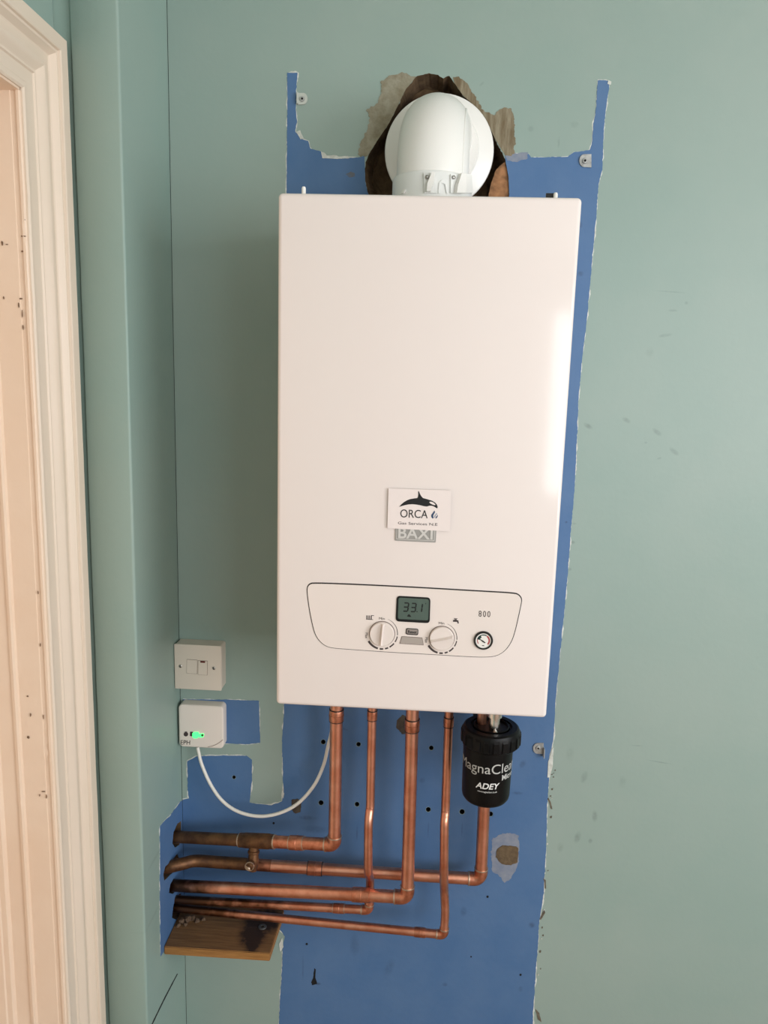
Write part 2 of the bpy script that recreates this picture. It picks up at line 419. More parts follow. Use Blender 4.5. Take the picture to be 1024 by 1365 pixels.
obj('plaster_edge', plate(pxY(rough_poly(white_main, 2.5, .5, 21, .55, 2.4), 0), NB, .0003, [pxY([(c[0]+(c[0]-d[0])*.3, c[1]+(c[1]-d[1])*.3) for c in L], 0) for L, d in zip(dl, drill)]), M['chip'], wall_back)
obj('blue_paint_patch', plate(pxY(rough_poly(blue_main, 2.5, .7, 11), 0), NB, .0006, [pxY([(c[0]+(c[0]-d[0])*.15, c[1]+(c[1]-d[1])*.15) for c in L], 0) for L, d in zip(dl, drill)]), M['blue'], wall_back)
wplate('plaster_edge', blue_sub, M['chip'], .0003, 22, .5, off=.4, offn=1.6)
wplate('blue_paint_patch', blue_sub, M['blue'], .0006, 12, .5)
plas_l = [(519, 101), (508, 110), (508, 122), (504, 136), (488, 148), (493, 157), (490, 174), (480, 189), (478, 208), (486, 209, 0), (490, 208, 0), (502, 189, 0), (519, 164, 0), (529, 144, 0), (541, 119, 0), (555, 102), (538, 98)]
plas_r = [(604, 103), (611, 102), (623, 111), (631, 125), (646, 149), (655, 152), (660, 154), (670, 144), (680, 144), (685, 156), (687, 189), (685, 205), (674, 208, 0), (660, 185, 0), (646, 156, 0), (631, 140, 0), (617, 127, 0), (606, 111, 0)]
wplate('plaster_band', plas_l, M['plaster'], .0009, 31, 2.4, step=1.4)
wplate('plaster_band', plas_r, M['plaster_streak'], .0009, 32, 2.2, step=1.4)
wplate('plaster_band', [(672, 205), (704, 203), (703, 212), (690, 215), (676, 214)], M['filler'], .0008, 33, 1.6, step=2)
wplate('rust_smear', [(461, 233), (468, 229), (473, 231), (474, 236), (466, 237)], M['smear'], .0009, 34, 1.2, step=1.5)
wplate('brown_stain', [(529, 960), (536, 953), (545, 955), (544, 978), (536, 978), (529, 970)], M['stain'], .0009, 35, 1.0, step=2)
wplate('filler_patch', [(657, 1116), (672, 1110), (692, 1113), (692, 1150), (686, 1160), (680, 1172), (672, 1177), (665, 1166), (656, 1160), (655, 1135)], M['filler'], .0008, 36, 2.2, step=2)
wplate('wall_plug', [(663, 1131), (670, 1126), (688, 1128), (691, 1130), (690, 1149), (681, 1153), (668, 1151), (661, 1142)], M['plug'], .0016, 37, .8, step=2)
wplate('wall_plug', [(389, 1066), (397, 1064), (402, 1068), (401, 1082), (394, 1084), (388, 1078)], M['stain'], .0016, 38, 1.2, step=1.5)
wplate('gouge', [(419, 1290), (421, 1292), (420.5, 1303), (423, 1311), (416, 1313), (415, 1309), (418, 1302)], M['dark'], .0008, 39, .5, step=1.5)
for x, y, r in [(409, 1258, 1.6), (650, 1195, 1.7), (365, 1097, 1.5), (694, 1299, 1.5), (628, 1275, 1.2)]:
    wplate('pin_hole', circ(x, y, r, 9), M['dark'], .0008, 40, .2, step=1)
# chips and hairs of plaster beside the ragged right-hand edge
for k in range(20):
    y = random.uniform(1010, 1364); t = (y-985)/380
    x = 738-27*t+random.uniform(1, 6)
    s = random.uniform(.4, 1.1)
    wplate('plaster_fleck', [(x-s, y-s), (x+s, y-s*1.4), (x+s*.8, y+s), (x-s, y+s*1.2)], M['tear'] if k % 3 else M['chip'], .0012, 50+k, .3, step=1)
for pts in ([(731, 1063), (734, 1068), (736.5, 1078), (734.5, 1078), (733, 1070), (730, 1065)], [(724, 1170), (727.5, 1173), (728, 1184), (726.5, 1184), (726, 1175)], [(725, 1212), (727, 1216), (721, 1226), (719.5, 1225)], [(714, 1345), (719, 1350), (722, 1362), (717, 1358)]):
    wplate('plaster_tear', pts, M['tear'], .0012, 60, .4, step=1.5)
# loose lip of plaster below the lower tab, and the bright chips by the left strip
wplate('plaster_chip', [(736, 998), (738, 996), (737, 1020), (733, 1036), (730, 1036), (731, 1015)], M['chip'], .0014, 71, .5)
wplate('plaster_chip', [(395, 176), (400, 174), (405, 184), (401, 186)], M['chip'], .0012, 72, .6, step=1.5)
wplate('plaster_chip', [(429, 203), (433, 204), (436, 208), (446, 207), (452, 209), (464, 208), (466, 211), (448, 212), (430, 211)], M['chip'], .0012, 73, .7, step=1.5)
wplate('plaster_chip', [(811, 107), (815, 109), (814, 114), (810, 112)], M['chip'], .0014, 74, .4, step=1.5)
wplate('plaster_chip', [(376, 1250), (378, 1262), (374, 1268), (372, 1258)], M['chip'], .0012, 75, .4, step=1.5)
wplate('plaster_chip', [(376, 1054), (379, 1057), (378, 1064), (375, 1060)], M['chip'], .0012, 76, .4, step=1.5)
# lump of brick in the lower right of the broken hole
bl = [(661, 226), (674, 215), (678, 238), (679, 262), (676, 275), (650, 275), (652, 258), (656, 240)]
L = [p+Vector((0, .032, 0)) for p in pxY(rough_poly(bl, 3, 1.2, 80), .0)]
obj('brick', plate(L, NB, .03), M['brick'], wall_back)

# the boxing beside the corner: its return has broken holes where the pipes come out
pipe_holes = [[(241.5, 1094), (236, 1098), (231, 1109), (229.5, 1124), (233, 1130), (239, 1126), (241.5, 1110)],
              [(236, 1138), (229, 1147), (220, 1155), (217.5, 1166), (219, 1174), (225, 1168), (235, 1159), (240, 1148)],
              [(231, 1171), (226.5, 1179), (225, 1190), (230, 1191.5), (237, 1185), (239, 1174)],
              [(240.5, 1191), (235, 1195), (231, 1205), (229, 1223), (235, 1226), (241, 1217), (241.5, 1199)]]
def inwall(L): return [Vector((p.x, min(p.y, -.006), p.z)) for p in L]
RT = [Vector((XL, .001, 0)), Vector((XL, .001, ZC)), Vector((XL, YA+.004, ZC)), Vector((XL, YA+.004, 0))]
hl = [inwall(pxX(rough_poly(h, 2, .4, 90+i), XL)) for i, h in enumerate(pipe_holes)]
bm, loops = fill([RT]+hl)
for vs in loops[1:]:
    c = sum((v.co for v in vs), Vector())/len(vs)
    back = [bm.verts.new((XL-.05, v.co.y*.95+c.y*.05, v.co.z)) for v in vs]
    for i in range(len(vs)):
        j = (i+1) % len(vs); f = bm.faces.new((vs[i], vs[j], back[j], back[i])); f.material_index = 1
    bm.faces.new(back).material_index = 1
# rounded arris and the front of the boxing, then a narrow strip set back beside the door casing
XS = -.4992
prof = [(XL, YA+.004)]+[(XL-.004+.004*math.cos(a), YA+.004-.004*math.sin(a)) for a in [math.pi/2*k/5 for k in range(1, 6)]]+[(XS+.0015, YA), (XS, YA+.0015), (XS, YA+.007), (XW-.05, YA+.007)]
NZ = 60
cols = []
for i, (x, y) in enumerate(prof):
    cc = []
    for k in range(NZ+1):
        z = ZC*k/NZ; wob = .0006*noise.noise((z*6, i*.1, 4))+.0004*noise.noise((z*25, 0, 2))
        cc.append(bm.verts.new((x+(wob if i < len(prof)-2 and i else 0), y+(wob if 0 < i < len(prof)-2 else 0), z)))
    cols.append(cc)
for A, B in zip(cols, cols[1:]):
    for k in range(NZ): bm.faces.new((A[k], B[k], B[k+1], A[k+1]))
bmesh.ops.recalc_face_normals(bm, faces=bm.faces)
add_marks(M['teal_left'], [(onX(208, 1142, XL), .05, .006, 0, .4), (onX(203, 1225, XL), .05, .006, 0, .3)], (80, 90, 84), .4)
wall_return = obj('wall_return', bm, [M['teal_left'], M['rubble']], smooth=True, auto=60)
tag(wall_return, 'teal painted pipe boxing between the door casing and the boiler wall', kind='structure')
NX = (1, 0, 0)
ret_blue = [(243.5, 1066, 0), (240, 1069), (232, 1080), (226, 1088), (220, 1093), (213, 1102), (213, 1150), (213, 1200), (214, 1275, 0), (246, 1226, 0)]
def xplate(name, pts, m, th, seed, amp=.5, holes=(), off=0, offn=0):
    L = [Vector((p.x, min(p.y, -.0002), p.z)) for p in pxX(rough_poly(pts, 2, amp, seed, off, offn), XL)]
    return obj(name, plate(L, NX, th, holes), m, wall_return)
def grow(L, k):
    c = sum(L, Vector())/len(L); return [c+(p-c)*k for p in L]
xplate('plaster_edge', ret_blue, M['chip'], .0003, 92, .5, [grow(h, 1.015) for h in hl], .3, 1.3)
xplate('blue_paint_patch', ret_blue, M['blue'], .0006, 93, .5, [grow(h, 1.01) for h in hl])
xplate('crack', [(236, 1298), (237, 1298), (220, 1331), (203.5, 1365), (180, 1412), (178, 1412), (202, 1365), (219, 1330)], M['dark'], .0004, 94, .2)
# left wall with the door opening
DY0 = -.2083; DW = .0907            # casing outer edge and width
OY1 = DY0-DW; OY0 = OY1-.80         # opening from OY0 (near) to OY1 (far)
DZ = 2.0379-DW
bm = bmesh.new()
box((XW-.14, YR, 0), (XW, OY0, ZC), bm=bm)
box((XW-.14, OY0, DZ), (XW, OY1, ZC), bm=bm)
box((XW-.14, OY1+.005, 0), (XW, YA+.006, ZC), bm=bm)
wall_left = tag(obj('wall_left', bm, M['teal_left']), 'teal painted wall holding the doorway', kind='structure')

door = thing('door_1', (XW, OY1, 0), 'cream painted doorway casing and lining beside the boxing', None, kind='structure')
PROF = [(0, XW-.002), (0, -.5030), (.0008, -.5016), (.0178, -.5020), (.0192, -.5030), (.0200, -.5062), (.0235, -.5062), (.0250, -.5085), (.0290, -.5140), (.0311, -.5150), (.0340, -.5146),
        (.0400, -.5125), (.0455, -.5112), (.0480, -.5116), (.0520, -.5140), (.0560, -.5175), (.0585, -.5192), (.0600, -.5195), (.0610, -.5180), (.0625, -.5180), (.0640, -.5205), (.0800, -.5212), (.0815, -.5200), (.0880, -.5195), (.0907, -.5215), (.0907, XW-.002)]
def member(fa, fb, name, wob=0):
    bm = bmesh.new(); n = 90; rows = []
    for t, x in PROF:
        row = []
        for k in range(n+1):
            p = Vector(fa(t, x)).lerp(Vector(fb(t, x)), k/n)
            if x > XW: p.x += .0004*noise.noise(p*14)+.0005*noise.noise(p*55)*(1 if t > .08 else .4)
            row.append(bm.verts.new(p))
        rows.append(row)
    for A, B in zip(rows, rows[1:]):
        for k in range(n): bm.faces.new((A[k], A[k+1], B[k+1], B[k]))
    return obj(name, bm, M['cream'], door, smooth=True, auto=22)
Z0 = 2.0379; YN = OY0-DW
member(lambda t, x: (x, DY0-t, 0), lambda t, x: (x, DY0-t, Z0-t), 'casing_side')
member(lambda t, x: (x, YN+t, 0), lambda t, x: (x, YN+t, Z0-t), 'casing_side')
member(lambda t, x: (x, DY0-t, Z0-t), lambda t, x: (x, YN+t, Z0-t), 'casing_head')
# lining of the far jamb: faces the camera, with beads and chipped paint
def linprof():
    # (x, y) going away from the casing into the opening
    e = OY1
    q = [(XW+.001, e+.004), (XW+.001, e-.001), (XW-.0005, e-.003), (XW-.004, e-.003), (XW-.005, e-.0005), (XW-.012, e-.0005), (XW-.0125, e-.0015)]
    j = [onY(x, 1365, e)[0] for x in (51, 45, 25, 17)]
    q += [(j[0]+.001, e-.0015), (j[0], e-.006), (j[0]-.003, e-.0075), (j[1], e-.0065), (j[1]-.001, e-.004), (j[2]+.001, e-.004), (j[2], e-.009), (j[2]-.002, e-.011), (j[3], e-.011), (j[3]-.002, e-.013), (XW-.15, e-.013), (XW-.15, e+.004)]
    return q
bm = bmesh.new(); rows = []; n = 240
chips = [(onY(*p, OY1), r) for p, r in [((38, 1062), .016), ((58, 985), .012), ((40, 925), .009), ((30, 315), .010), ((5, 322), .009), ((30, 360), .012), ((28, 398), .008), ((6, 405), .007), ((60, 1000), .014), ((52, 1008), .012)]]
for i, (x, y) in enumerate(linprof()):
    row = []
    for k in range(n+1):
        z = (DZ)*k/n; p = Vector((x, y, z))
        d = .0005*noise.noise(p*30)+.0003*noise.noise(p*90)
        for c, r in chips:
            q = math.hypot(p.x-c.x, p.z-c.z)
            if q < r*2: d += .0022*noise.noise(p*230)*(1-q/(r*2))
        row.append(bm.verts.new((x, y+d, z)))
    rows.append(row)
for A, B in zip(rows, rows[1:]):
    for k in range(n): bm.faces.new((A[k], A[k+1], B[k+1], B[k]))
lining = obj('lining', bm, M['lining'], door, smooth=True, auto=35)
for x, y, dx, dy in [(31, 315, 4, 1), (30, 335, 2.5, 1.2), (3, 324, 1.5, 3.5), (9, 326, 2.4, .8), (30, 418, .8, 7), (31, 436, .8, 4), (25, 407, .9, 3.5), (28, 398, 2.2, 1.2), (5, 397, 1, 2), (33, 293, .8, 1.2),
                     (38, 983, 2.4, 2.6), (66, 983, 1.4, 3), (41, 953, 1, 3), (37, 928, 1.6, 1.2), (58, 955, 1, 4), (51, 790, 1, 3), (54, 860, 1, 3), (58, 1055, 4, 1), (62, 1062, 1, 4), (53, 1060, 1, 2)]:
    P = onY(x, y, OY1-.0022); k = .00095
    L = [P+Vector((dx*k*math.cos(a)*random.uniform(.6, 1.2), 0, dy*k*math.sin(a)*random.uniform(.6, 1.2))) for a in [2*math.pi*i/9 for i in range(9)]]
    obj('paint_chip', plate(L, NB, .0006), M['chipbrown'], door)
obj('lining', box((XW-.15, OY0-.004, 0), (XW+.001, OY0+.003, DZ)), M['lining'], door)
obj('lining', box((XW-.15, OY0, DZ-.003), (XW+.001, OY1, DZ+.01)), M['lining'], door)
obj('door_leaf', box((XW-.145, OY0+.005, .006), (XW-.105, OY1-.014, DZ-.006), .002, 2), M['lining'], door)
for za, zb in ((.2, .85), (1.05, 1.8)):
    for ya, yb in ((OY0+.11, OY0+.36), (OY0+.44, OY0+.69)):
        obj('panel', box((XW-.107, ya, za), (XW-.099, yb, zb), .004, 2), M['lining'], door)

# floor, ceiling and the walls behind the photographer with the right window and an added rear one
tag(obj('floor', box((XW-.14, YR-.1, -.05), (XR+.1, .1, 0)), M['floor']), 'warm wooden floor of the room', kind='structure')
tag(obj('ceiling', box((XW-.14, YR-.1, ZC), (XR+.1, .1, ZC+.05)), M['ceil']), 'white ceiling of the room', kind='structure')
def window_wall(name, n, fixed, horiz, a0, a1, w0, w1, z0, z1):
    """wall in the plane (axis fixed) with a window opening w0..w1, z0..z1"""
    bm = bmesh.new(); f0, f1 = fixed
    def bb(p0, p1, q0, q1, bm):
        if horiz == 'x': box((p0, f0, q0), (p1, f1, q1), bm=bm)
        else: box((f0, p0, q0), (f1, p1, q1), bm=bm)
    bb(a0, w0, 0, ZC, bm); bb(w1, a1, 0, ZC, bm); bb(w0, w1, 0, z0, bm); bb(w0, w1, z1, ZC, bm)
    tag(obj(name, bm, M['wallpale']), 'teal painted wall with a window, behind the photographer', kind='structure')  # pale paint keeps teal out of the bounced light
    bm = bmesh.new(); s = .05
    bb(w0, w0+s, z0, z1, bm); bb(w1-s, w1, z0, z1, bm); bb(w0, w1, z0, z0+s, bm); bb(w0, w1, z1-s, z1, bm)
    tag(obj('window_%d' % n, bm, M['frame']), 'white window frame letting in daylight', kind='structure')
window_wall('wall_right', 1, (XR, XR+.1), 'y', YR, 0, -2.42, -1.08, .93, 2.17)
window_wall('wall_rear', 2, (YR-.1, YR), 'x', XW-.14, XR+.1, 1.0, 2.04, .98, 2.22)  # rear window added to go with the fill light

# ------------------------------------------------------------------ boiler
FY = -.285                          # front of the boiler
BZ0 = 1.1244; BZ1 = BZ0+.7053; HW = .195
boiler = thing('boiler', (0, -.14, BZ0), 'white wall-hung gas boiler with a control panel near its lower edge', 'boiler')
bm = bmesh.new(); box((-HW, FY, BZ0), (HW, -.03, BZ1), bm=bm)
fe = [e for e in bm.edges if all(abs(v.co.y-FY) < 1e-6 for v in e.verts)]
se = [e for e in bm.edges if abs(e.verts[0].co.y-e.verts[1].co.y) > .1]
bmesh.ops.bevel(bm, geom=fe+se, offset=.006, segments=5, profile=.5, affect='EDGES')
obj('front_cover', bm, M['white'], boiler, smooth=True, auto=50)
obj('back_frame', box((-HW+.008, -.032, BZ0+.008), (HW-.008, -.001, BZ1-.008), .002, 2), M['white_back'], boiler)
def bq(x, y, d=0): return onY(x, y, FY-d)
# small hanging hooks standing above the cover
for x, y in ((405, 249), (741, 257)):
    p = onY(x, y, -.268)
    obj('hook', sweep([Vector((p.x, p.y, BZ1-.004)), Vector((p.x, p.y, p.z-.002)), Vector((p.x, p.y, p.z))], [.0028, .0028, .002], 12), M['flue'], boiler, smooth=True)
p = onY(734, 261, -.262)
obj('hook_clip', box((p.x-.006, p.y-.002, BZ1-.004), (p.x+.004, p.y+.002, p.z+.003), .0006, 2), M['black'], boiler)
# control panel
pan = [(409.5, 789), (410, 782), (413, 778.5), (418, 777), (480, 779.3), (560, 783.3), (640, 788), (686, 790.5), (692, 793), (695.5, 798), (695, 804), (691.5, 820), (687.5, 838), (683, 853), (677, 863), (670, 870), (661, 874.5), (650, 875.8), (630, 875.6), (580, 872.5), (520, 869.3), (470, 865.8), (443, 863.8), (434, 861), (425.5, 854), (420, 845), (416.5, 832), (412.5, 812)]
def smoothpoly(P, it=2):
    for _ in range(it):
        Q = []
        for a, b in zip(P, P[1:]+P[:1]):
            Q += [(a[0]*.75+b[0]*.25, a[1]*.75+b[1]*.25), (a[0]*.25+b[0]*.75, a[1]*.25+b[1]*.75)]
        P = Q
    return P
ps = smoothpoly(pan, 2)
def offset_px(P, k):
    ar = sum(a[0]*b[1]-b[0]*a[1] for a, b in zip(P, P[1:]+P[:1])); sg = 1 if ar > 0 else -1
    out = []
    for i in range(len(P)):
        a, b = P[i-1], P[(i+1) % len(P)]; d = math.hypot(b[0]-a[0], b[1]-a[1]) or 1
        out.append((P[i][0]+(b[1]-a[1])/d*sg*k, P[i][1]-(b[0]-a[0])/d*sg*k))
    return out
def bplate(name, pts, th, m, parent, base=0, bev=0):
    return obj(name, plate([bq(x, y, base) for x, y in pts], NB, th), m, parent)
obj('panel_gap', plate([bq(x, y) for x, y in [(a, b-.35) for a, b in offset_px(ps, .75)]], NB, .0003), M['gap'], boiler)  # dark gap, nudged up to paint a thicker shadow along the top edge
bm = plate([bq(x, y) for x, y in offset_px(ps, -.55)], NB, .0012)
panel = obj('control_panel', bm, M['white_panel'], boiler)
PB = .0012
def disc(cx, cy, r, n=40): return [(cx+r*math.cos(2*math.pi*k/n), cy+r*math.sin(2*math.pi*k/n)) for k in range(n)]
def rrect(c4, r, n=5):
    """rounded quad in pixels from its four corners tl, tr, br, bl"""
    out = []
    for i in range(4):
        p, a, b = Vector(c4[i]), Vector(c4[i-1]), Vector(c4[(i+1) % 4])
        u = p+(a-p).normalized()*r; v = p+(b-p).normalized()*r
        for k in range(n+1):
            t = k/n; q = u*(1-t)**2+p*2*t*(1-t)+v*t*t; out.append((q.x, q.y))
    return out
disp = bplate('display', rrect([(529, 794), (574, 796.5), (573, 830.5), (527.5, 828)], 5), .0010, M['black'], panel, PB)
bplate('screen', rrect([(531.5, 796.5), (572, 798.7), (571, 827), (530.5, 825)], 3), .0004, M['lcd'], panel, PB+.0010)
def seg_digit(x0, y0, w_, h_, on, sl):
    """seven-segment digit with slanted strokes"""
    def P(u, v): return (x0+u*w_+(1-v)*sl, y0+v*h_+u*w_*.04)
    t = 1.15
    S_ = {'a': ((0, 0), (1, 0)), 'g': ((0, .5), (1, .5)), 'd': ((0, 1), (1, 1)), 'f': ((0, 0), (0, .5)), 'b': ((1, 0), (1, .5)), 'e': ((0, .5), (0, 1)), 'c': ((1, .5), (1, 1))}
    bm = bmesh.new()
    for k in on:
        a = Vector(P(*S_[k][0])); b = Vector(P(*S_[k][1])); d = (b-a).normalized(); a = a+d*.5; b = b-d*.5; n_ = Vector((-d.y, d.x))*t*.75
        plate([bq(q.x, q.y, PB+.0014) for q in (a-n_, a+d*-.3, a+n_, b+n_, b+d*.3, b-n_)], NB, .0002, bm=bm)
    obj('digit', bm, M['seg'], panel)
seg_digit(537.5, 803.6, 6.0, 11, 'abgcd', 1.6)
seg_digit(547.5, 804.2, 6.0, 11, 'abgcd', 1.6)
seg_digit(556.4, 804.6, 5.5, 11, 'bc', 1.6)
bplate('decimal_point', disc(556, 815.3, .8, 10), .0002, M['seg'], panel, PB+.0014)
bplate('degree_sign', disc(567.6, 804.6, .7, 10), .0002, M['seg'], panel, PB+.0014)
bplate('flame_icon', [(542.5, 821.5), (545, 818.5), (546.5, 819.5), (548.5, 822), (546, 822.4)], .0002, M['seg'], panel, PB+.0014)
rb = bplate('reset_button', rrect([(541.5, 837), (558, 838.2), (557.5, 846.6), (541, 845.4)], 2.4), .0010, M['black'], panel, PB)
bplate('button_face', rrect([(542.6, 838.2), (557, 839.2), (556.6, 845.5), (542.2, 844.4)], 1.8), .0006, M['grey'], panel, PB+.0010)
text('reset_lettering', 'Reset', tq(544, 840.2, 555.6, 844, FY-PB-.0018, .06), M['print_black'], panel, True)
bplate('button_bar', [(535.6, 848), (563, 849.8), (565, 860), (532.6, 857.9)], .0005, M['line'], panel, PB)
bplate('button_face', [(536.2, 848.6), (562.5, 850.3), (564.3, 859.3), (533.4, 857.3)], .0008, M['greyl'], panel, PB)
PXM = .00102                        # metres per pixel on the boiler front, about here
def knob(cx, cy, r, ang):
    C0 = bq(cx, cy, PB); R0 = r*PXM
    kd = obj('dial', lathe([(R0, 0), (R0, .0025), (R0*.985, .0045), (R0*.95, .0052), (0, .0052)], C0, NB, 56), M['knob'], panel, smooth=True)
    obj('dial_gap', lathe([(R0*1.06, 0), (R0*1.06, .0004), (R0*.9, .0004)], C0, NB, 56), M['line'], panel)
    d = Vector((math.cos(ang), 0, math.sin(ang))); n_ = Vector((-d.z, 0, d.x))
    bm = bmesh.new(); T = C0+Vector((0, -.0050, 0))
    L = []
    for s, wd in ((-.93, .17), (-.5, .11), (0, .10), (.5, .11), (.93, .17)): L.append((s, wd))
    up = [T+d*R0*s+n_*R0*wd for s, wd in L]; dn = [T+d*R0*s-n_*R0*wd for s, wd in L]
    tp = [T+d*R0*s*.96+Vector((0, -.006 if abs(s) < .9 else -.0035, 0)) for s, wd in L]
    U = [bm.verts.new(p) for p in up]; D = [bm.verts.new(p) for p in dn]; Tt = [bm.verts.new(p) for p in tp]
    for i in range(len(L)-1):
        bm.faces.new((U[i], U[i+1], Tt[i+1], Tt[i])); bm.faces.new((Tt[i], Tt[i+1], D[i+1], D[i]))
    bm.faces.new((U[0], Tt[0], D[0])); bm.faces.new((U[-1], D[-1], Tt[-1]))
    obj('grip_ridge', bm, M['knob'], kd)
    for a0, a1, w0, w1 in ((68, -6, .25, 1.0), (-11, -33, 1.3, 1.5), (-40, -61, 1.7, 1.9), (-67, -79, 2.0, 2.0), (-86, -99, 2.2, 2.2), (-106, -151, 2.4, 2.8)):
        n = 10; O, I = [], []
        for k in range(n+1):
            a = math.radians(a0+(a1-a0)*k/n); hw = (w0+(w1-w0)*k/n)/2; ro = r*1.18+hw+.4; ri = r*1.18-hw+.4
            O.append((cx+ro*math.cos(a), cy-ro*math.sin(a))); I.append((cx+ri*math.cos(a), cy-ri*math.sin(a)))
        bplate('scale_mark', O+I[::-1], .0002, M['print'], panel, PB)
    text('dial_lettering', 'Min', tq(cx-4, cy-r-4.6, cx+3.6, cy-r-1.5, FY-PB-.0004, .04), M['print'], panel)
    a, b = bq(cx-r-5.2, cy-1, PB+.0004), bq(cx-r-2.0, cy+6.5, PB+.0004)
    text('dial_lettering', 'Max', lambda u, v: Vector((a.x+(b.x-a.x)*(1-v if False else v), a.y, a.z+(b.z-a.z)*u)), M['print'], panel)
knob(509.5, 844.5, 17.1, math.radians(86))
knob(589, 850.5, 16.8, math.radians(14))
# radiator and tap signs
for k in range(3):
    x = 488.6+k*2.8; bplate('radiator_sign', [(x, 820.3+k*.1), (x+1.5, 820.4+k*.1), (x+1.4, 825.4+k*.1), (x-.1, 825.3+k*.1)], .0002, M['print'], panel, PB)
bplate('radiator_sign', [(488.2, 825), (497.5, 825.6), (497.5, 826.3), (488.1, 825.8)], .0002, M['print'], panel, PB)
bplate('radiator_sign', [(495.2, 820), (498.6, 820.2), (498.6, 821), (495.2, 820.8)], .0002, M['print'], panel, PB)
bplate('tap_sign', [(604, 826.3), (606, 826.3), (606, 825), (609, 825.2), (609, 826.5), (611.2, 827), (611.8, 831), (610, 831), (609.6, 829), (604, 828.8)], .0002, M['print'], panel, PB)
bplate('tap_sign', [(605, 823.9), (610, 824.2), (610, 824.9), (605, 824.6)], .0002, M['print'], panel, PB)
text('model_lettering', '800', tq(638.4, 814.0, 654, 822.0, FY-PB-.0003, .05), M['print'], panel, False, 1.3)
# pressure gauge
gc = bq(644.4, 853.4, PB)
gz = obj('gauge', lathe([(13.2*PXM, 0), (13.2*PXM, .002), (12.4*PXM, .003), (10.8*PXM, .003), (10.6*PXM, .0014), (0, .0014)], gc, NB, 48), [M['black']], panel, smooth=True)
obj('gauge_face', lathe([(10.7*PXM, .0013), (10.7*PXM, .0017), (0, .0017)], gc, NB, 40), M['gauge'], gz)
def garc(a0, a1, r0, r1, m):
    O, I = [], []
    for k in range(13):
        a = math.radians(a0+(a1-a0)*k/12)
        O.append(gc+Vector((math.cos(a)*r1*PXM, -.0017, math.sin(a)*r1*PXM))); I.append(gc+Vector((math.cos(a)*r0*PXM, -.0017, math.sin(a)*r0*PXM)))
    obj('gauge_band', plate(O+I[::-1], NB, .0002), m, gz)
garc(215, 170, 7.6, 8.6, M['red']); garc(170, 60, 7.4, 8.8, M['teal_dark']); garc(170, 120, 5, 8.0, M['teal_dark']); garc(55, -40, 7.0, 9.0, M['red'])
def gp(x, z, y=-.0021): return gc+Vector((x*PXM, y, z*PXM))
obj('needle', plate([gp(-6.5, 3.2), (gp(0, -.1)), gp(3.2, -2.6), gp(2.2, -3.4), gp(-1, -1.6)], NB, .0004), M['print_black'], gz)
obj('gauge_sign', plate([gp(-1.4, -6.4), gp(1.4, -6.6), gp(1.4, -7.6), gp(-1.4, -7.4)], NB, .0002), M['print'], gz)
# maker's badge, its upper part under the sticker
badge = bplate('maker_badge', rrect([(527.5, 692), (582.5, 694.5), (581, 723), (526.5, 720.5)], 1.5), .0012, M['badge'], boiler)
bplate('badge_rim', rrect([(529.3, 694), (580.7, 696.5), (579.3, 721.2), (528.3, 718.8)], 1.2), .0003, M['badge_letter'], badge, .0012)
bplate('badge_field', rrect([(530, 695), (580, 697.3), (578.7, 720.4), (529, 718)], 1), .0004, M['badge'], badge, .0012)
text('badge_lettering', 'BAXI', tq(531.2, 702.6, 577.4, 717.4, FY-.0022, .045), M['badge_letter'], badge, True)

# sticker of the installer, stuck over the badge
SY = .0026
c4 = [(518, 651), (601.5, 653.6), (600, 708.3), (516.5, 704)]
stk = thing('installer_sticker', bq(558, 706, SY), 'white printed sticker with a black whale stuck over the silver badge', 'sticker')
def sq(x, y): return (500+x/8.533, 640+y/8.533)
obj('backing', plate([bq(x, y, .0024) for x, y in rrect(c4, .8, 2)], NB, .0004), M['sticker'], stk)
obj('adhesive_layer', plate([bq(x, y, .0002) for x, y in rrect([(519, 652), (600.5, 654.5), (599, 707.2), (517.5, 703)], .8, 2)], NB, .0021), M['line'], stk)  # dark plate under the sticker stands in for its edge shadow
def splate(name, pts, m, d=0): return obj(name, plate([bq(*sq(x, y), SY+.0002+d) for x, y in pts], NB, .0002), m, stk)
orca = [(275, 303), (300, 275), (330, 250), (365, 229), (400, 216), (445, 208), (482, 203), (489, 185), (492, 160), (490, 132), (497, 122), (505, 140), (514, 160), (524, 178), (545, 203), (600, 219), (650, 234), (685, 256), (705, 280), (713, 302), (708, 323), (690, 312), (668, 298), (645, 291), (622, 291), (590, 300), (560, 297), (520, 287), (475, 279), (430, 274), (385, 276), (340, 285), (305, 295)]
splate('whale_print', orca, M['print_black'])
splate('eye_patch', [(618, 252), (626, 245), (645, 246), (668, 257), (686, 274), (688, 282), (675, 284), (650, 276), (630, 266)], M['sticker'], .0003)
def stq(x0, y0, x1, y1, s=.04):
    a = sq(x0, y0); b = sq(x1, y1); return tq(a[0], a[1], b[0], b[1], FY-SY-.0005, s)
text('sticker_lettering', 'ORCA', stq(290, 332, 603, 424, .035), M['print_black'], stk)
text('sticker_lettering', 'Gas Services N.E', stq(262, 472, 712, 502, .04), M['print'], stk)
splate('flame_print', [(676, 345), (684, 365), (672, 385), (662, 405), (668, 430), (655, 438), (640, 420), (640, 395), (655, 375)], M['flame_blue'])
splate('flame_print', [(700, 372), (706, 385), (694, 400), (684, 420), (682, 432), (674, 420), (676, 402), (690, 388)], M['flame_grey'])
splate('flame_print', [(711, 392), (715, 405), (708, 425), (694, 436), (688, 434), (692, 420), (704, 408)], M['flame_blue'])

# ------------------------------------------------------------------ flue
ELY, ELX, ELR = -.125, .003, .0530
PCX, PCZ = .0115, 1.957
flue = thing('flue_elbow', (ELX, ELY, BZ1), 'white flue elbow rising from the boiler and turning into the wall', 'flue')
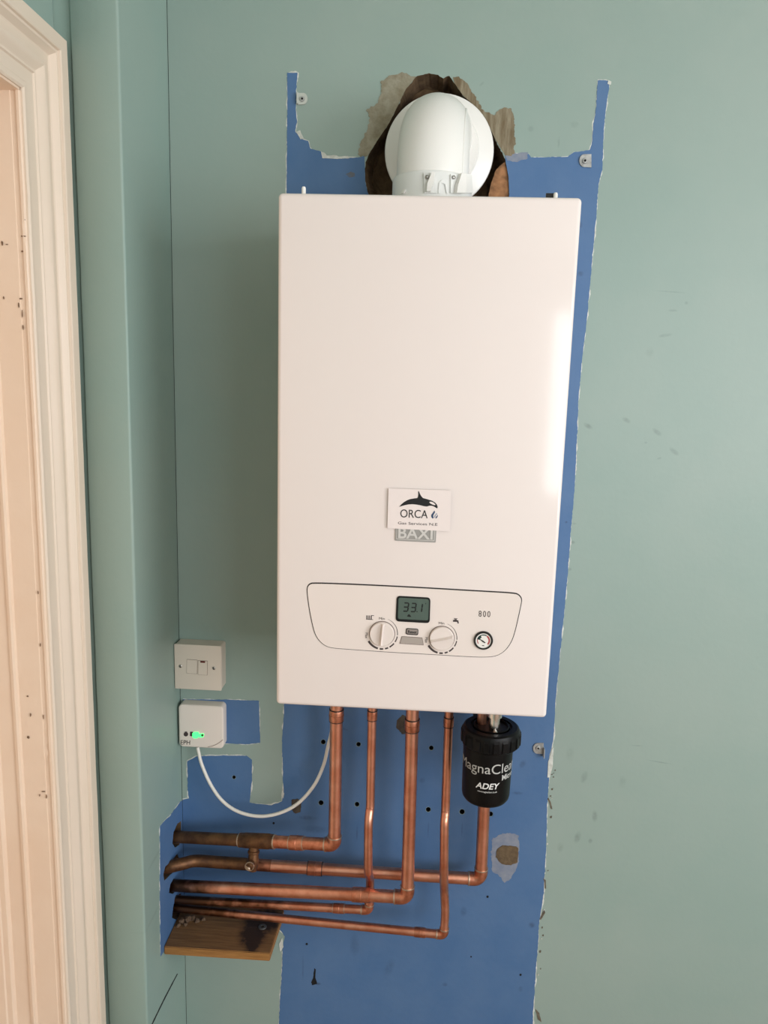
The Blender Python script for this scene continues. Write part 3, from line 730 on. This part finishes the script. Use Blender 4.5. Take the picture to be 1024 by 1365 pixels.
# wall seal: shallow dished disc
obj('wall_seal', lathe([(.0865, 0), (.0875, .003), (.0865, .006), (.078, .0105), (.066, .0150), (.060, .017), (0, .017)], (PCX, -.002, PCZ), NB, 72), M['flue'], flue, smooth=True, auto=30)
obj('seal_rim', lathe([(.0625, .012), (.0635, .018), (.0615, .0225), (.052, .0225)], (PCX, -.002, PCZ), NB, 64), M['flue'], flue, smooth=True, auto=30)
path = [Vector((ELX, ELY, BZ1+.0003)), Vector((ELX, ELY, 1.888))]
PBZ = 1.9715; zb = 1.893; Rb = PBZ-zb
for k in range(0, 17):
    a = math.pi/2*k/16
    t = (1-math.cos(a))
    path.append(Vector((ELX+(PCX-ELX)*t*.6, ELY+Rb*(1-math.cos(a)), zb+Rb*math.sin(a))))
path.append(Vector((PCX, -.004, PBZ)))
obj('bend', sweep(path, ELR, 56), M['flue'], flue, smooth=True, auto=60)
# mould seam bead along the right of the bend
bd = []
for i, p in enumerate(path[1:-2]):
    t = (path[i+2]-path[i]).normalized(); xx = Vector((1, 0, 0)); yy = t.cross(xx).normalized()
    nn = yy if yy.y < 0 or yy.z > 0 else -yy
    bd.append(p+(xx*math.cos(.62)+nn*math.sin(.62))*(ELR-.0006))
obj('mould_seam', sweep(bd, .0022, 10), M['flue'], flue, smooth=True)
# collar with two buckle clips
CT = 1.886
obj('collar', lathe([(ELR+.0055, BZ1+.0003), (ELR+.0055, CT-.004), (ELR+.004, CT-.001), (ELR+.001, CT), (ELR-.002, CT)], (ELX, ELY, 0), (0, 0, 1), 64), M['flue2'], flue, smooth=True, auto=30)
obj('base_flange', lathe([(ELR+.012, BZ1+.0002), (ELR+.012, BZ1+.004), (ELR+.004, BZ1+.007)], (ELX, ELY, 0), (0, 0, 1), 64), M['flue2'], flue, smooth=True, auto=30)
def onCyl(x, y, r):
    d = ray(x, y); ox, oy = CAM.x-ELX, CAM.y-ELY
    a = d.x**2+d.y**2; b = 2*(ox*d.x+oy*d.y); c = ox*ox+oy*oy-r*r
    s = (-b-math.sqrt(max(b*b-4*a*c, 0)))/(2*a); return CAM+d*s
def clip(outline, lever, sx, sy):
    RC = ELR+.0055
    def pl(pts, r0, th, nm, m):
        L = [onCyl(x, y, r0) for x, y in pts]; c = sum(L, Vector())/len(L)
        n_ = Vector((c.x-ELX, c.y-ELY, 0)).normalized()
        return obj(nm, plate(L, n_, th), m, flue)
    k = pl(outline, RC-.001, .004, 'clip', M['flue2'])
    pl(lever, RC+.003, .007, 'clip_lever', M['flue'])
    p = onCyl(sx, sy, RC+.003); n_ = Vector((p.x-ELX, p.y-ELY, 0)).normalized()
    obj('clip_screw', lathe([(.0026, 0), (.0026, .0016), (.0018, .0024), (0, .0026)], p, n_, 14), M['screw'], flue, smooth=True)
clip([(565, 231), (579, 232), (582, 258), (566, 258)], [(576, 230.5), (580, 231), (578.5, 244), (574, 256), (569, 256), (570, 246)], 569.5, 236)
clip([(599, 233), (612, 233), (612, 258), (599, 258)], [(611.5, 232), (618, 233), (617, 258), (605, 258), (606.5, 248)], 604.5, 236.5)
obj('clip_lever', plate([onCyl(x, y, ELR+.0055) for x, y in [(619, 232.5), (626, 234), (627.5, 258), (618, 258)]], Vector((.5, -.85, 0)).normalized(), .006), M['flue'], flue)
obj('clip', plate([onCyl(x, y, ELR+.0055) for x, y in [(584, 258), (585, 244), (589, 240), (594, 241), (597, 258), (595, 258), (593, 246), (589, 244), (587, 247), (587, 258)]], Vector((.25, -.97, 0)).normalized(), .002), M['flue2'], flue)
obj('collar_rib', plate([onCyl(x, y, ELR+.0055) for x, y in [(535, 258), (540, 252), (542, 253), (539, 258)]], Vector((-.5, -.87, 0)).normalized(), .003), M['flue'], flue)
p = onY(630, 191, -.02)
obj('seal_screw', lathe([(.003, 0), (.003, .002), (0, .0025)], p+Vector((0, .004, 0)), NB, 12), M['screw'], flue)

# ------------------------------------------------------------------ copper pipes
def arc_corner(a, c, b, R, n=10):
    u = (a-c).normalized(); v = (b-c).normalized(); ang = u.angle(v); t = R/math.tan(ang/2)
    p0 = c+u*t; p1 = c+v*t; m_ = (u+v).normalized(); ctr = c+m_*(R/math.sin(ang/2))
    out = []
    e0 = (p0-ctr); e1 = (p1-ctr); th = e0.angle(e1)
    for k in range(n+1):
        s = k/n; out.append(ctr+(e0*math.sin((1-s)*th)+e1*math.sin(s*th))/math.sin(th))
    return out
def elbow(par, a, c, b, r, R, sock, m='copper_fit'):
    A = arc_corner(a, c, b, R); u = (a-c).normalized(); v = (b-c).normalized()
    ro = r*1.12
    pts = [A[0]+u*sock]+A+[A[-1]+v*sock]
    e = obj('elbow', sweep(pts, ro, 22), M[m], par, smooth=True, auto=60)
    for q, d in ((pts[0], u), (pts[-1], v)):
        obj('solder_ring', lathe([(r*.9, -.0012), (ro*1.03, -.0012), (ro*1.06, 0), (ro*1.03, .0012), (r*.9, .0012)], q, d, 22), M['solder' if random.random() < .6 else 'copper_fit'], par, smooth=True)
    return e
def run(par, pts, r, m, name='pipe'): return obj(name, sweep(pts, r, 22), M[m], par, smooth=True, auto=60)
def coupling(par, p, d, r, ln, m='copper_fit', ring='ringdark'):
    d = d.normalized(); ro = r*1.13
    k = obj('coupling', lathe([(r*.95, -ln/2), (ro, -ln/2), (ro*1.02, -ln/2+.001), (ro*1.02, -.0012), (ro*1.06, -.0008), (ro*1.06, .0008), (ro*1.02, .0012), (ro*1.02, ln/2-.001), (ro, ln/2), (r*.95, ln/2)], p, d, 22), M[m], par, smooth=True, auto=30)
    for s in (-1, 1):
        obj('solder_ring', lathe([(r*.9, -.0007), (ro*1.01, -.0007), (ro*1.01, .0007), (r*.9, .0007)], p+d*(s*(ln/2+.0004)), d, 22), M[ring], par)
    return k
def at(p0, p1, x):
    """point on segment p0-p1 whose image column is x (found by bisection)"""
    lo, hi = 0., 1.
    def col(t):
        d = p0.lerp(p1, t)-CAM; return 512+F_PX*d.dot(_R)/d.dot(_f)
    inc = col(1) > col(0)
    for _ in range(40):
        m_ = (lo+hi)/2
        if (col(m_) < x) == inc: lo = m_
        else: hi = m_
    return p0.lerp(p1, (lo+hi)/2)
def atrow(p0, p1, y):
    lo, hi = 0., 1.
    def row(t):
        d = p0.lerp(p1, t)-CAM; return 682.5-F_PX*d.dot(_U)/d.dot(_f)
    inc = row(1) > row(0)
    for _ in range(40):
        m_ = (lo+hi)/2
        if (row(m_) < y) == inc: lo = m_
        else: hi = m_
    return p0.lerp(p1, (lo+hi)/2)
R22, R15 = .0110, .0076
def enter(P, Q, depth=.04):
    """extend the run from Q through P into the wall of the boxing"""
    d = (P-Q).normalized(); return P+d*(depth/abs(d.x))
ZT = BZ0+.0003                       # pipes end just inside the boiler's base

# run A : flow pipe with tee and drain cock
A0 = onY(233, 1117, -.040); A1 = onY(446, 1126, -.100); A2 = onY(448.5, 945, -.100)
A0 = Vector((XL, A0.y, onX(233, 1117.5, XL).z)); A2 = Vector((A2.x, A2.y, ZT)); A1 = Vector((A1.x, -.100, A1.z))
pa = thing('copper_pipe', A1, 'thick copper pipe with a brown tee and drain cock, topmost at the boxing', 'pipe', 'copper pipes under the boiler')
aT0, aT1 = at(A0, A1, 320), at(A0, A1, 366)
run(pa, [enter(A0, A1), aT0.lerp(aT1, .1)], R22, 'copper_old')
run(pa, [aT0.lerp(aT1, .9), A1+(A0-A1).normalized()*.016], R22, 'copper_fit')
run(pa, [A1+(A2-A1).normalized()*.016, A2], R22, 'copper')
tee = obj('tee', sweep([aT0, aT0.lerp(aT1, .12), aT0.lerp(aT1, .14), aT0.lerp(aT1, .86), aT0.lerp(aT1, .88), aT1], [R22*1.15, R22*1.15, R22*1.22, R22*1.22, R22*1.15, R22*1.15], 24), M['copper_old'], pa, smooth=True, auto=40)
for q in (aT0, aT1): obj('solder_ring', lathe([(R22*.9, -.0016), (R22*1.12, -.0016), (R22*1.17, 0), (R22*1.12, .0016), (R22*.9, .0016)], q, A1-A0, 22), M['solder'], pa, smooth=True)
tc = at(A0, A1, 339)
dcd = Vector((0, -.25, -1)).normalized()
dc = obj('drain_cock', lathe([(.0090, .008), (.0090, .017), (.0108, .018), (.0108, .0215), (.0090, .023), (.0100, .034), (.0092, .046), (.0080, .048), (.0074, .053), (.004, .0545)], tc, dcd, 20), M['copper_old'], pa, smooth=True, auto=30)
hb = onY(333, 1154, tc.y-.022)
obj('drain_bolt', sweep([hb+Vector((.002, .012, .002)), hb, hb+Vector((-.001, -.004, -.001))], [.0078, .0082, .0070], 10), M['copper_old'], dc)
obj('bolt_ring', lathe([(.0082, -.0012), (.0087, 0), (.0082, .0012), (.006, .0012)], hb+Vector((0, -.002, 0)), (.1, -1, .1), 18), M['solder'], dc)
obj('bolt_nut', lathe([(.0036, 0), (.0036, .005), (.002, .006)], hb+Vector((-.001, -.003, -.001)), (0, -1, 0), 6), M['solder'], dc)
coupling(pa, at(A0, A1, 396), A1-A0, R22, .026, ring='solder')
elbow(pa, A0, A1, A2, R22, .012, .006)
q = atrow(A2, A1, 953); coupling(pa, q, Vector((0, 0, 1)), R22, .020)

# run B : return pipe nearest to the wall, up behind the filter
B1 = onY(641, 1172, -.045); B2 = Vector((onY(645, 1040, -.045).x, -.045, ZT))
Bl = onY(262, 1147.5, -.055); Bm = onY(300, 1150, -.048)
B0 = onX(221, 1163, XL); B0 = Vector((XL, -.078, B0.z-.002))
pb = thing('copper_pipe', B1, 'thick copper pipe bending out of the boxing and ending behind the black filter', 'pipe', 'copper pipes under the boiler')
bs = at(Bm, B1, 362)
Bd = (B0-onY(245, 1149, -.065)).normalized()
bp = [B0+Vector((-.035, .004, -.014)), B0, onY(245, 1151, -.067), Bl, Bm]
def catmull(P, n=6):
    out = []
    Q = [P[0]*2-P[1]]+P+[P[-1]*2-P[-2]]
    for i in range(1, len(Q)-2):
        a, b, c, d = Q[i-1:i+3]
        for k in range(n):
            t = k/n; out.append(.5*((2*b)+(c-a)*t+(2*a-5*b+4*c-d)*t*t+(3*b-a-3*c+d)*t**3))
    out.append(P[-1]); return out
run(pb, catmull(bp)+[at(Bm, B1, 335)], R22, 'copper_old')
run(pb, [at(Bm, B1, 334), bs], R22*.985, 'copper_mid')
run(pb, [bs, B1+(Bm-B1).normalized()*.016], R22, 'copper')
run(pb, [B1+(B2-B1).normalized()*.016, B2], R22, 'copper')
coupling(pb, at(Bm, B1, 420), B1-Bm, R22, .026)
elbow(pb, Bm, B1, B2, R22, .014, .008)

# run C : straight thick pipe, the front one
C0 = Vector((XL, -.060, onX(230, 1181.5, XL).z)); C1 = onY(543, 1196, -.115); C2 = Vector((onY(549.5, 948, -.115).x, -.115, ZT))
pc = thing('copper_pipe', C1, 'thick bright copper pipe with blotches, in front of the thinner ones', 'pipe', 'copper pipes under the boiler')
run(pc, [enter(C0, C1), C1+(C0-C1).normalized()*.016], R22, 'aged_c')
run(pc, [C1+(C2-C1).normalized()*.016, C2], R22, 'copper')
coupling(pc, at(C0, C1, 482), C1-C0, R22, .030, ring='copper_fit')
elbow(pc, C0, C1, C2, R22, .013, .010)
coupling(pc, atrow(C2, C1, 966), Vector((0, 0, 1)), R22, .020)
# run D : thin pipe passing behind run C
D0 = Vector((XL, -.049, onX(234, 1198.5, XL).z)); D1 = onY(492, 1213, -.080); DT = Vector((onY(496, 950, -.100).x, -.100, ZT))
d3 = onY(493.5, 1174, -.086); d4 = onY(491, 1158, -.106); d5 = onY(491.5, 1098, -.112); d6 = onY(493.8, 1072, -.100)
pd = thing('copper_pipe', D1, 'thin copper pipe kinked forward, its elbow tucked behind the thick front pipe', 'pipe', 'copper pipes under the boiler')
run(pd, [enter(D0, D1), D1+(D0-D1).normalized()*.012], R15, 'aged_d')
run(pd, catmull([D1+(d3-D1).normalized()*.012, d3, onY(492, 1166, -.097), d4, onY(491, 1125, -.112), d5, onY(492.8, 1083, -.106), d6, onY(494.6, 1030, -.100), DT], 5), R15, 'copper')
elbow(pd, D0, D1, d3, R15, .009, .005)
coupling(pd, at(D0, D1, 452), D1-D0, R15, .020, ring='solder')
coupling(pd, atrow(DT, d6, 953), Vector((0, 0, 1)), R15, .016)
obj('joint_mark', lathe([(R15*.98, -.0005), (R15*1.012, -.0005), (R15*1.012, .0005), (R15*.98, .0005)], onY(491.3, 1114, -.112), Vector((0, 0, 1)), 20), M['ringdark'], pd)
# run E : lowest thin pipe
E0 = Vector((XL, -.046, onX(234, 1212, XL).z)); E1 = onY(592, 1246, -.085); ET = Vector((onY(598, 955, -.100).x, -.100, ZT))
pe = thing('copper_pipe', E1, 'thin copper pipe running lowest of all, just above the wooden board', 'pipe', 'copper pipes under the boiler')
run(pe, [enter(E0, E1), E1+(E0-E1).normalized()*.012], R15, 'aged_e')
run(pe, catmull([E1+Vector((0, 0, .012)), onY(593.5, 1215, -.086), onY(592.5, 1188, -.090), onY(592, 1172, -.104), onY(592.3, 1140, -.112), onY(592.6, 1100, -.112), onY(593.5, 1086, -.105), onY(594, 1074, -.100), onY(596, 1020, -.100), ET], 5), R15, 'copper')
elbow(pe, E0, E1, onY(593.5, 1215, -.086), R15, .008, .005)
coupling(pe, at(E0, E1, 560), E1-E0, R15, .018, ring='copper_fit')
coupling(pe, atrow(ET, onY(594, 1074, -.100), 962), Vector((0, 0, 1)), R15, .016)
obj('joint_mark', lathe([(R15*.98, -.0005), (R15*1.012, -.0005), (R15*1.012, .0005), (R15*.98, .0005)], onY(592.5, 1114, -.112), Vector((0, 0, 1)), 20), M['ringdark'], pe)

# ------------------------------------------------------------------ magnetic filter
QY = -.150
qx = (onY(615, 985, QY).x+onY(693.5, 985, QY).x)/2; QR = (onY(693.5, 985, QY).x-onY(615, 985, QY).x)/2
QT = 1.0470; QB = 1.0185; QE = .9200
qxb = (onY(615.5, 1050, QY).x+onY(680, 1050, QY).x)/2
filt = thing('magnetic_filter', (qx, QY, QE), 'black cylindrical magnetic filter with white lettering under the boiler', 'filter')
CX = (qx+qxb)/2
body = obj('canister', lathe([(0, QE), (.030, QE), (.035, QE+.0015), (.0382, QE+.006), (.0392, QE+.012), (.0402, QB-.02), (.0408, QB+.004), (.036, QB+.01)], (qxb, QY, 0), (0, 0, 1), 64), M['filter'], filt, smooth=True, auto=30)
cap = obj('cap', lathe([(QR*.93, QB-.002), (QR*.975, QB), (QR*.99, QT-.008), (QR*.94, QT-.002), (QR*.88, QT), (.0335, QT), (.0335, QT-.003), (.0300, QT-.003), (.0300, QT-.012), (0, QT-.012)], (qx, QY, 0), (0, 0, 1), 64), M['filter'], filt, smooth=True, auto=30)
obj('cap_ring', lathe([(.0285, QT-.0025), (.0290, QT), (.0275, QT+.0008), (.0262, QT-.0005), (.0262, QT-.003)], (qx, QY, 0), (0, 0, 1), 48), M['filter'], filt, smooth=True)
for k in range(20):
    a = 2*math.pi*k/20+.1
    d = Vector((math.cos(a), math.sin(a), 0)); t = Vector((-d.y, d.x, 0)); c = Vector((qx, QY, 0))
    L = [c+d*QR*.985+t*s for s in (-.0045, .0045)]
    bm = bmesh.new()
    vs = []
    for z, g in ((QB+.001, .0), (QB+.003, .0025), (QT-.010, .0025), (QT-.006, .0)):
        vs.append([bm.verts.new(c+d*(QR*.97+g)+t*s+Vector((0, 0, z))) for s in (-.0052, -.0042, .0042, .0052)])
        for i_ in (0, 3): vs[-1][i_].co -= d*g
    for A_, B_ in zip(vs, vs[1:]):
        for i_ in range(3): bm.faces.new((A_[i_], A_[i_+1], B_[i_+1], B_[i_]))
    obj('grip_rib', bm, M['filter'], cap)
p = onY(658, 968, QY)
vx = p.x
valve = obj('valve', lathe([(.0045, QT-.012), (.0045, QT-.004), (.0085, QT-.003), (.0095, QT+.006), (.0085, QT+.012), (.0085, QT+.020), (.0115, QT+.021), (.0115, QT+.034), (.009, QT+.036), (.009, BZ0-.0002)], (vx, QY-.012, 0), (0, 0, 1), 24), M['chrome'], filt, smooth=True, auto=30)
obj('valve_pin', lathe([(.0035, 0), (.0035, .004), (.002, .0055), (0, .006)], (vx+.001, QY-.024, QT-.004), (0, 0, 1), 12), M['chrome'], filt, smooth=True)
run(filt, [Vector((onY(643, 968, QY).x, QY+.012, QT-.012)), Vector((onY(643, 968, QY).x, QY+.012, BZ0+.0002))], .0076, 'copper', 'inlet_tube')
obj('inlet_elbow', sweep([Vector((qx-.012, QY+.035, QB+.006)), Vector((qx-.012, -.060, QB+.006))], .012, 18), M['filter'], filt, smooth=True)
def onC(x, y, rr=.0412):
    d = ray(x, y); ox, oy = CAM.x-qxb, CAM.y-QY
    a = d.x**2+d.y**2; b = 2*(ox*d.x+oy*d.y); c = ox*ox+oy*oy-rr*rr
    s = (-b-math.sqrt(max(b*b-4*a*c, 0)))/(2*a); P = CAM+d*s
    return math.atan2(P.x-qxb, -(P.y-QY)), P.z
def ctext(s, u0, u1, zb, zt, m, bold=False, slant=0):
    def place(u, v):
        a = u0+(u1-u0)*u+slant*v; z = zb+(zt-zb)*v
        r_ = .0392+(.0408-.0392)*min(1, max(0, (z-QE-.012)/(QB-QE-.008)))+.0003
        return Vector((qxb+r_*math.sin(a), QY-r_*math.cos(a), z))
    text('lettering', s, place, m, body, bold)
z1 = onC(650, 1019.5)[1]; z2 = onC(650, 1036.5)[1]
ctext('MagnaClean', -1.42, 1.42, z2, z1, M['filter_txt2'])
zm1 = onC(670, 1033.5)[1]; zm2 = onC(670, 1041)[1]
ctext('Micro2', onC(670, 1034)[0], 1.45, zm2, zm1, M['filter_txt2'], True)
za = onC(650, 1045)[1]; zb_ = onC(650, 1053)[1]
ctext('ADEY', onC(633.5, 1049)[0], onC(665, 1049)[0], zb_, za, M['filter_txt'], True, .06)
zc = onC(650, 1055.5)[1]; zd = onC(650, 1058.5)[1]
ctext('www.magnaclean.co.uk', onC(636, 1057)[0], onC(663, 1057)[0], zd, zc, M['filter_txt'])

# ------------------------------------------------------------------ fused switch
SYF = -.030
def sw(x, y, d=0): return onY(x, y, SYF-d)
s0, s1 = sw(231.8, 858), sw(294.5, 921)
sx0, sx1, sz0, sz1 = -.4306, -.3449, 1.0295, 1.1145
fs = thing('fused_switch', ((sx0+sx1)/2, -.001, sz0), 'square white fused switch on a surface box in the corner', 'switch')
bm = bmesh.new(); box((sx0+.0005, SYF+.003, sz0+.0005), (sx1+.0005, -.0002, sz1-.0005), bm=bm)
bmesh.ops.bevel(bm, geom=[e for e in bm.edges if abs(e.verts[0].co.y-e.verts[1].co.y) > .01], offset=.004, segments=4, profile=.5, affect='EDGES')
obj('back_box', bm, M['plastic'], fs, smooth=True, auto=40)
obj('faceplate', box((sx0, SYF-.0005, sz0), (sx1, SYF+.004, sz1), .0012, 3), M['plastic'], fs, smooth=True, auto=40)
def swp(name, pts, th, m, base=.0005, par=fs): return obj(name, plate([sw(x, y, base) for x, y in pts], NB, th), m, par)
swp('seam', rrect([(249.0, 878.5), (263.5, 879.5), (263, 898.5), (248.6, 897.5)], .8, 2), .0002, M['seam'])
swp('fuse_carrier', rrect([(249.5, 879), (263, 880), (262.6, 898), (249.1, 897)], .8, 2), .0008, M['plastic'])
swp('seam', rrect([(264.0, 880), (277, 880.8), (276.6, 900.3), (263.8, 899.3)], .8, 2), .0002, M['seam'])
rk = swp('rocker', rrect([(264.6, 880.6), (276.4, 881.3), (276.1, 899.7), (264.4, 898.8)], .6, 2), .0012, M['plastic'])
swp('neon_window', [(267.2, 881.0), (273.6, 881.4), (273.4, 883.6), (267.1, 883.3)], .0003, M['neon'], .0017, rk)
for x, y in ((240.6, 888), (285.2, 890.7)):
    p = sw(x, y, .0004)
    sc = obj('screw', lathe([(.0030, 0), (.0030, .0006), (.0022, .0013), (0, .0016)], p, NB, 18), M['screw'], fs, smooth=True)
    obj('screw_slot', box((p.x-.0005, p.y-.0019, p.z-.0022), (p.x+.0005, p.y-.0014, p.z+.0022)), M['dark'], sc)

# ------------------------------------------------------------------ wireless receiver and its cable
RYF = -.023
rx0, rx1 = onY(238, 965, RYF).x, onY(297.8, 965, RYF).x; rz0, rz1 = .9125, .9960
rc = thing('heating_receiver', ((rx0+rx1)/2, -.001, rz0), 'rounded white receiver box with a green light below the switch', 'receiver')
bm = bmesh.new(); box((rx0, RYF, rz0), (rx1, -.0008, rz1), bm=bm)
bmesh.ops.bevel(bm, geom=[e for e in bm.edges if abs(e.verts[0].co.y-e.verts[1].co.y) > .01], offset=.008, segments=6, profile=.5, affect='EDGES')
bmesh.ops.bevel(bm, geom=[e for e in bm.edges if all(abs(v.co.y-RYF) < 1e-6 for v in e.verts)], offset=.003, segments=3, profile=.5, affect='EDGES')
hs = obj('housing', bm, M['plastic2'], rc, smooth=True, auto=50)
def rp(name, pts, th, m, base=0): return obj(name, plate([onY(x, y, RYF-base) for x, y in pts], NB, th), m, rc)
sm = [(297, 985.5), (293, 989), (288, 992), (283, 994), (277, 995.3)]
rp('seam', sm+[(x+.5, y+.7) for x, y in sm[::-1]], .0003, M['seam'])
rp('button', disc(248, 978.6, 2.9, 16), .0008, M['print'])
rp('button', disc(248, 975.2, 1.6, 10)[:6], .0004, M['print'])
rp('indicator_frame', rrect([(253.5, 975.2), (257.5, 975.4), (257.3, 981.4), (253.3, 981.2)], .8, 2), .0003, M['print'])
rp('green_light', rrect([(256.5, 976.2), (265.5, 975.6), (264.5, 983.8), (257, 983.6)], 2.5), .0012, M['led'])
rp('green_light', rrect([(265, 978.4), (272, 977.6), (271.6, 982.4), (265.3, 983)], 1.6), .0009, M['led'])
rp('button', disc(270, 979.8, 1.7, 12), .0012, M['print'])
text('lettering', 'EPH', tq(241, 986.6, 253.6, 992.4, RYF-.0004, .03), M['print_black'], rc)
pts = [onY(263.5, 996, -.012), onY(265, 1003, -.014), onY(269, 1019, -.018), onY(281, 1046, -.024), onY(297, 1068, -.032), onY(318, 1082, -.040), onY(345, 1088, -.047), onY(372, 1084, -.053), onY(397, 1071, -.059), onY(418, 1048, -.064), onY(431, 1021, -.068), onY(437.5, 994, -.072), onY(443, 965, -.074)]
pts.append(Vector((pts[-1].x+.004, -.074, BZ0+.0002)))
tag(obj('power_cable', sweep(catmull(pts, 8), .0031, 14), M['cable'], smooth=True), 'white cable looping from the receiver up behind a copper pipe', 'cable')

# ------------------------------------------------------------------ wooden board under the pipes
wz1 = .5725; wz0 = .5560; wy0 = -.1181; wx1 = -.2375
bm = bmesh.new()
vs = {}
for i, (x, y) in enumerate([(XL+.0012, wy0), (wx1, wy0+.001), (wx1+.004, -.0008), (XL+.0012, -.0008)]):
    vs[i] = (bm.verts.new((x, y, wz0)), bm.verts.new((x, y, wz1)))
for i in range(4):
    j = (i+1) % 4; bm.faces.new((vs[i][0], vs[j][0], vs[j][1], vs[i][1]))
bm.faces.new([vs[i][1] for i in range(4)]); bm.faces.new([vs[i][0] for i in (3, 2, 1, 0)])
bmesh.ops.bevel(bm, geom=bm.edges[:], offset=.0012, segments=2, affect='EDGES')
bm.normal_update()
for f in bm.faces:
    if abs(f.normal.z) < .5: f.material_index = 1
sp = onY(352, 1240, -.06)
add_marks(M['wood'], [(Vector((wx1-.030, -.035, wz1)), .05, .3, 0, 1.0), (Vector((wx1-.040, -.070, wz1)), .036, .3, 0, 1.0), (Vector((wx1-.035, -.09, wz1)), .02, .3, 0, 1.0)], (36, 20, 12), 1.4)  # one dark colour for both the water stain and the shadow there
bd_ = tag(obj('wooden_board', bm, [M['wood'], M['woodface']]), 'short raw wooden board fixed in the corner under the pipes', 'board')
for k, (x, y, s) in enumerate([(243, 1230, .006), (250, 1228, .0075), (257, 1226, .006), (263, 1229, .005), (247, 1234, .004), (271, 1227, .0045), (238, 1235, .004)]):
    p = onY(x, y, -.03); d = ray(x, y); t = (wz1-CAM.z)/d.z; p = CAM+d*t
    p.x = max(p.x, XL+.010); p.y = min(p.y, -.012)
    bm = bmesh.new(); bmesh.ops.create_icosphere(bm, subdivisions=2, radius=s)
    for v in bm.verts:
        v.co *= 1+.5*noise.noise(v.co*260+Vector((k*3, 0, 0))); v.co.z *= .7
    mz = min(v.co.z for v in bm.verts)
    for v in bm.verts: v.co += Vector((p.x, p.y, wz1-mz-.0002))
    tag(obj('plaster_crumb', bm, M['crumb']), 'small crumb of broken plaster lying on the wooden board', 'crumb', 'plaster crumbs on the board')
d = ray(350, 1236); p = CAM+d*((wz1-CAM.z)/d.z)
tag(obj('steel_washer', lathe([(.0035, 0), (.0075, 0), (.0078, .0012), (.0072, .002), (.0035, .002), (.0035, 0)], (p.x, p.y, wz1-.0001), (0, 0, 1), 24), M['dullsteel'], smooth=True, auto=30), 'small dull steel washer lying on the dark stain of the board', 'washer')

# ------------------------------------------------------------------ steel fixing tabs on the wall
def tab(cx, cy, w_, h_, m, label, lip=0, flip=False):
    t = thing('fixing_tab', onY(cx, cy+h_/2, -.0005), label, 'bracket', 'steel fixing tabs left on the wall')
    L = []
    for k in range(13):
        a = math.pi/2+math.pi*k/12; L.append((cx-w_*.1+math.cos(a)*w_*.42, cy-math.sin(a)*h_/2))
    L += [(cx+w_*.48, cy+h_/2+.5), (cx+w_*.48, cy-h_/2)]
    if flip: L = [(2*cx-x, y) for x, y in L]
    obj('plate', plate(pxY(L, -.0006), NB, .0022), m, t)
    p = onY(cx-w_*.04, cy, -.0028)
    s = obj('screw', lathe([(.0042, 0), (.0044, .0010), (.0036, .0022), (.002, .0024), (.0018, .0012), (0, .0012)], p, NB, 20), M['steel'], t, smooth=True, auto=30)
    obj('screw_recess', lathe([(.0017, .0016), (.0017, .0019), (0, .0019)], p, NB, 8), M['dark'], t)
    if flip:
        a, b = onY(cx-w_*.48, cy-h_*.5, -.0006), onY(cx-w_*.48, cy+h_*.5, -.0006)
        obj('lip', box((a.x-.0014, -.007, b.z), (a.x+.0012, -.0008, a.z), .0005, 2), m, t)
    if lip:
        a, b = onY(cx+w_*.48, cy-h_*.1, -.0006), onY(cx+w_*.48, cy+h_*.75, -.0006)
        obj('lip', box((a.x-.0006, -.012, b.z), (a.x+.0012, -.0008, a.z), .0004, 1), m, t)
tab(403.5, 132, 13, 15, M['tabwhite'], 'paint-smeared pale fixing tab beside the narrow blue strip and torn plaster', flip=True)

tab(780.5, 214.5, 16, 17, M['steel'], 'grey steel fixing tab on blue paint above the boiler')
tab(718, 997, 14, 14, M['steel'], 'grey steel fixing tab with bent lip beside the black filter', lip=1)
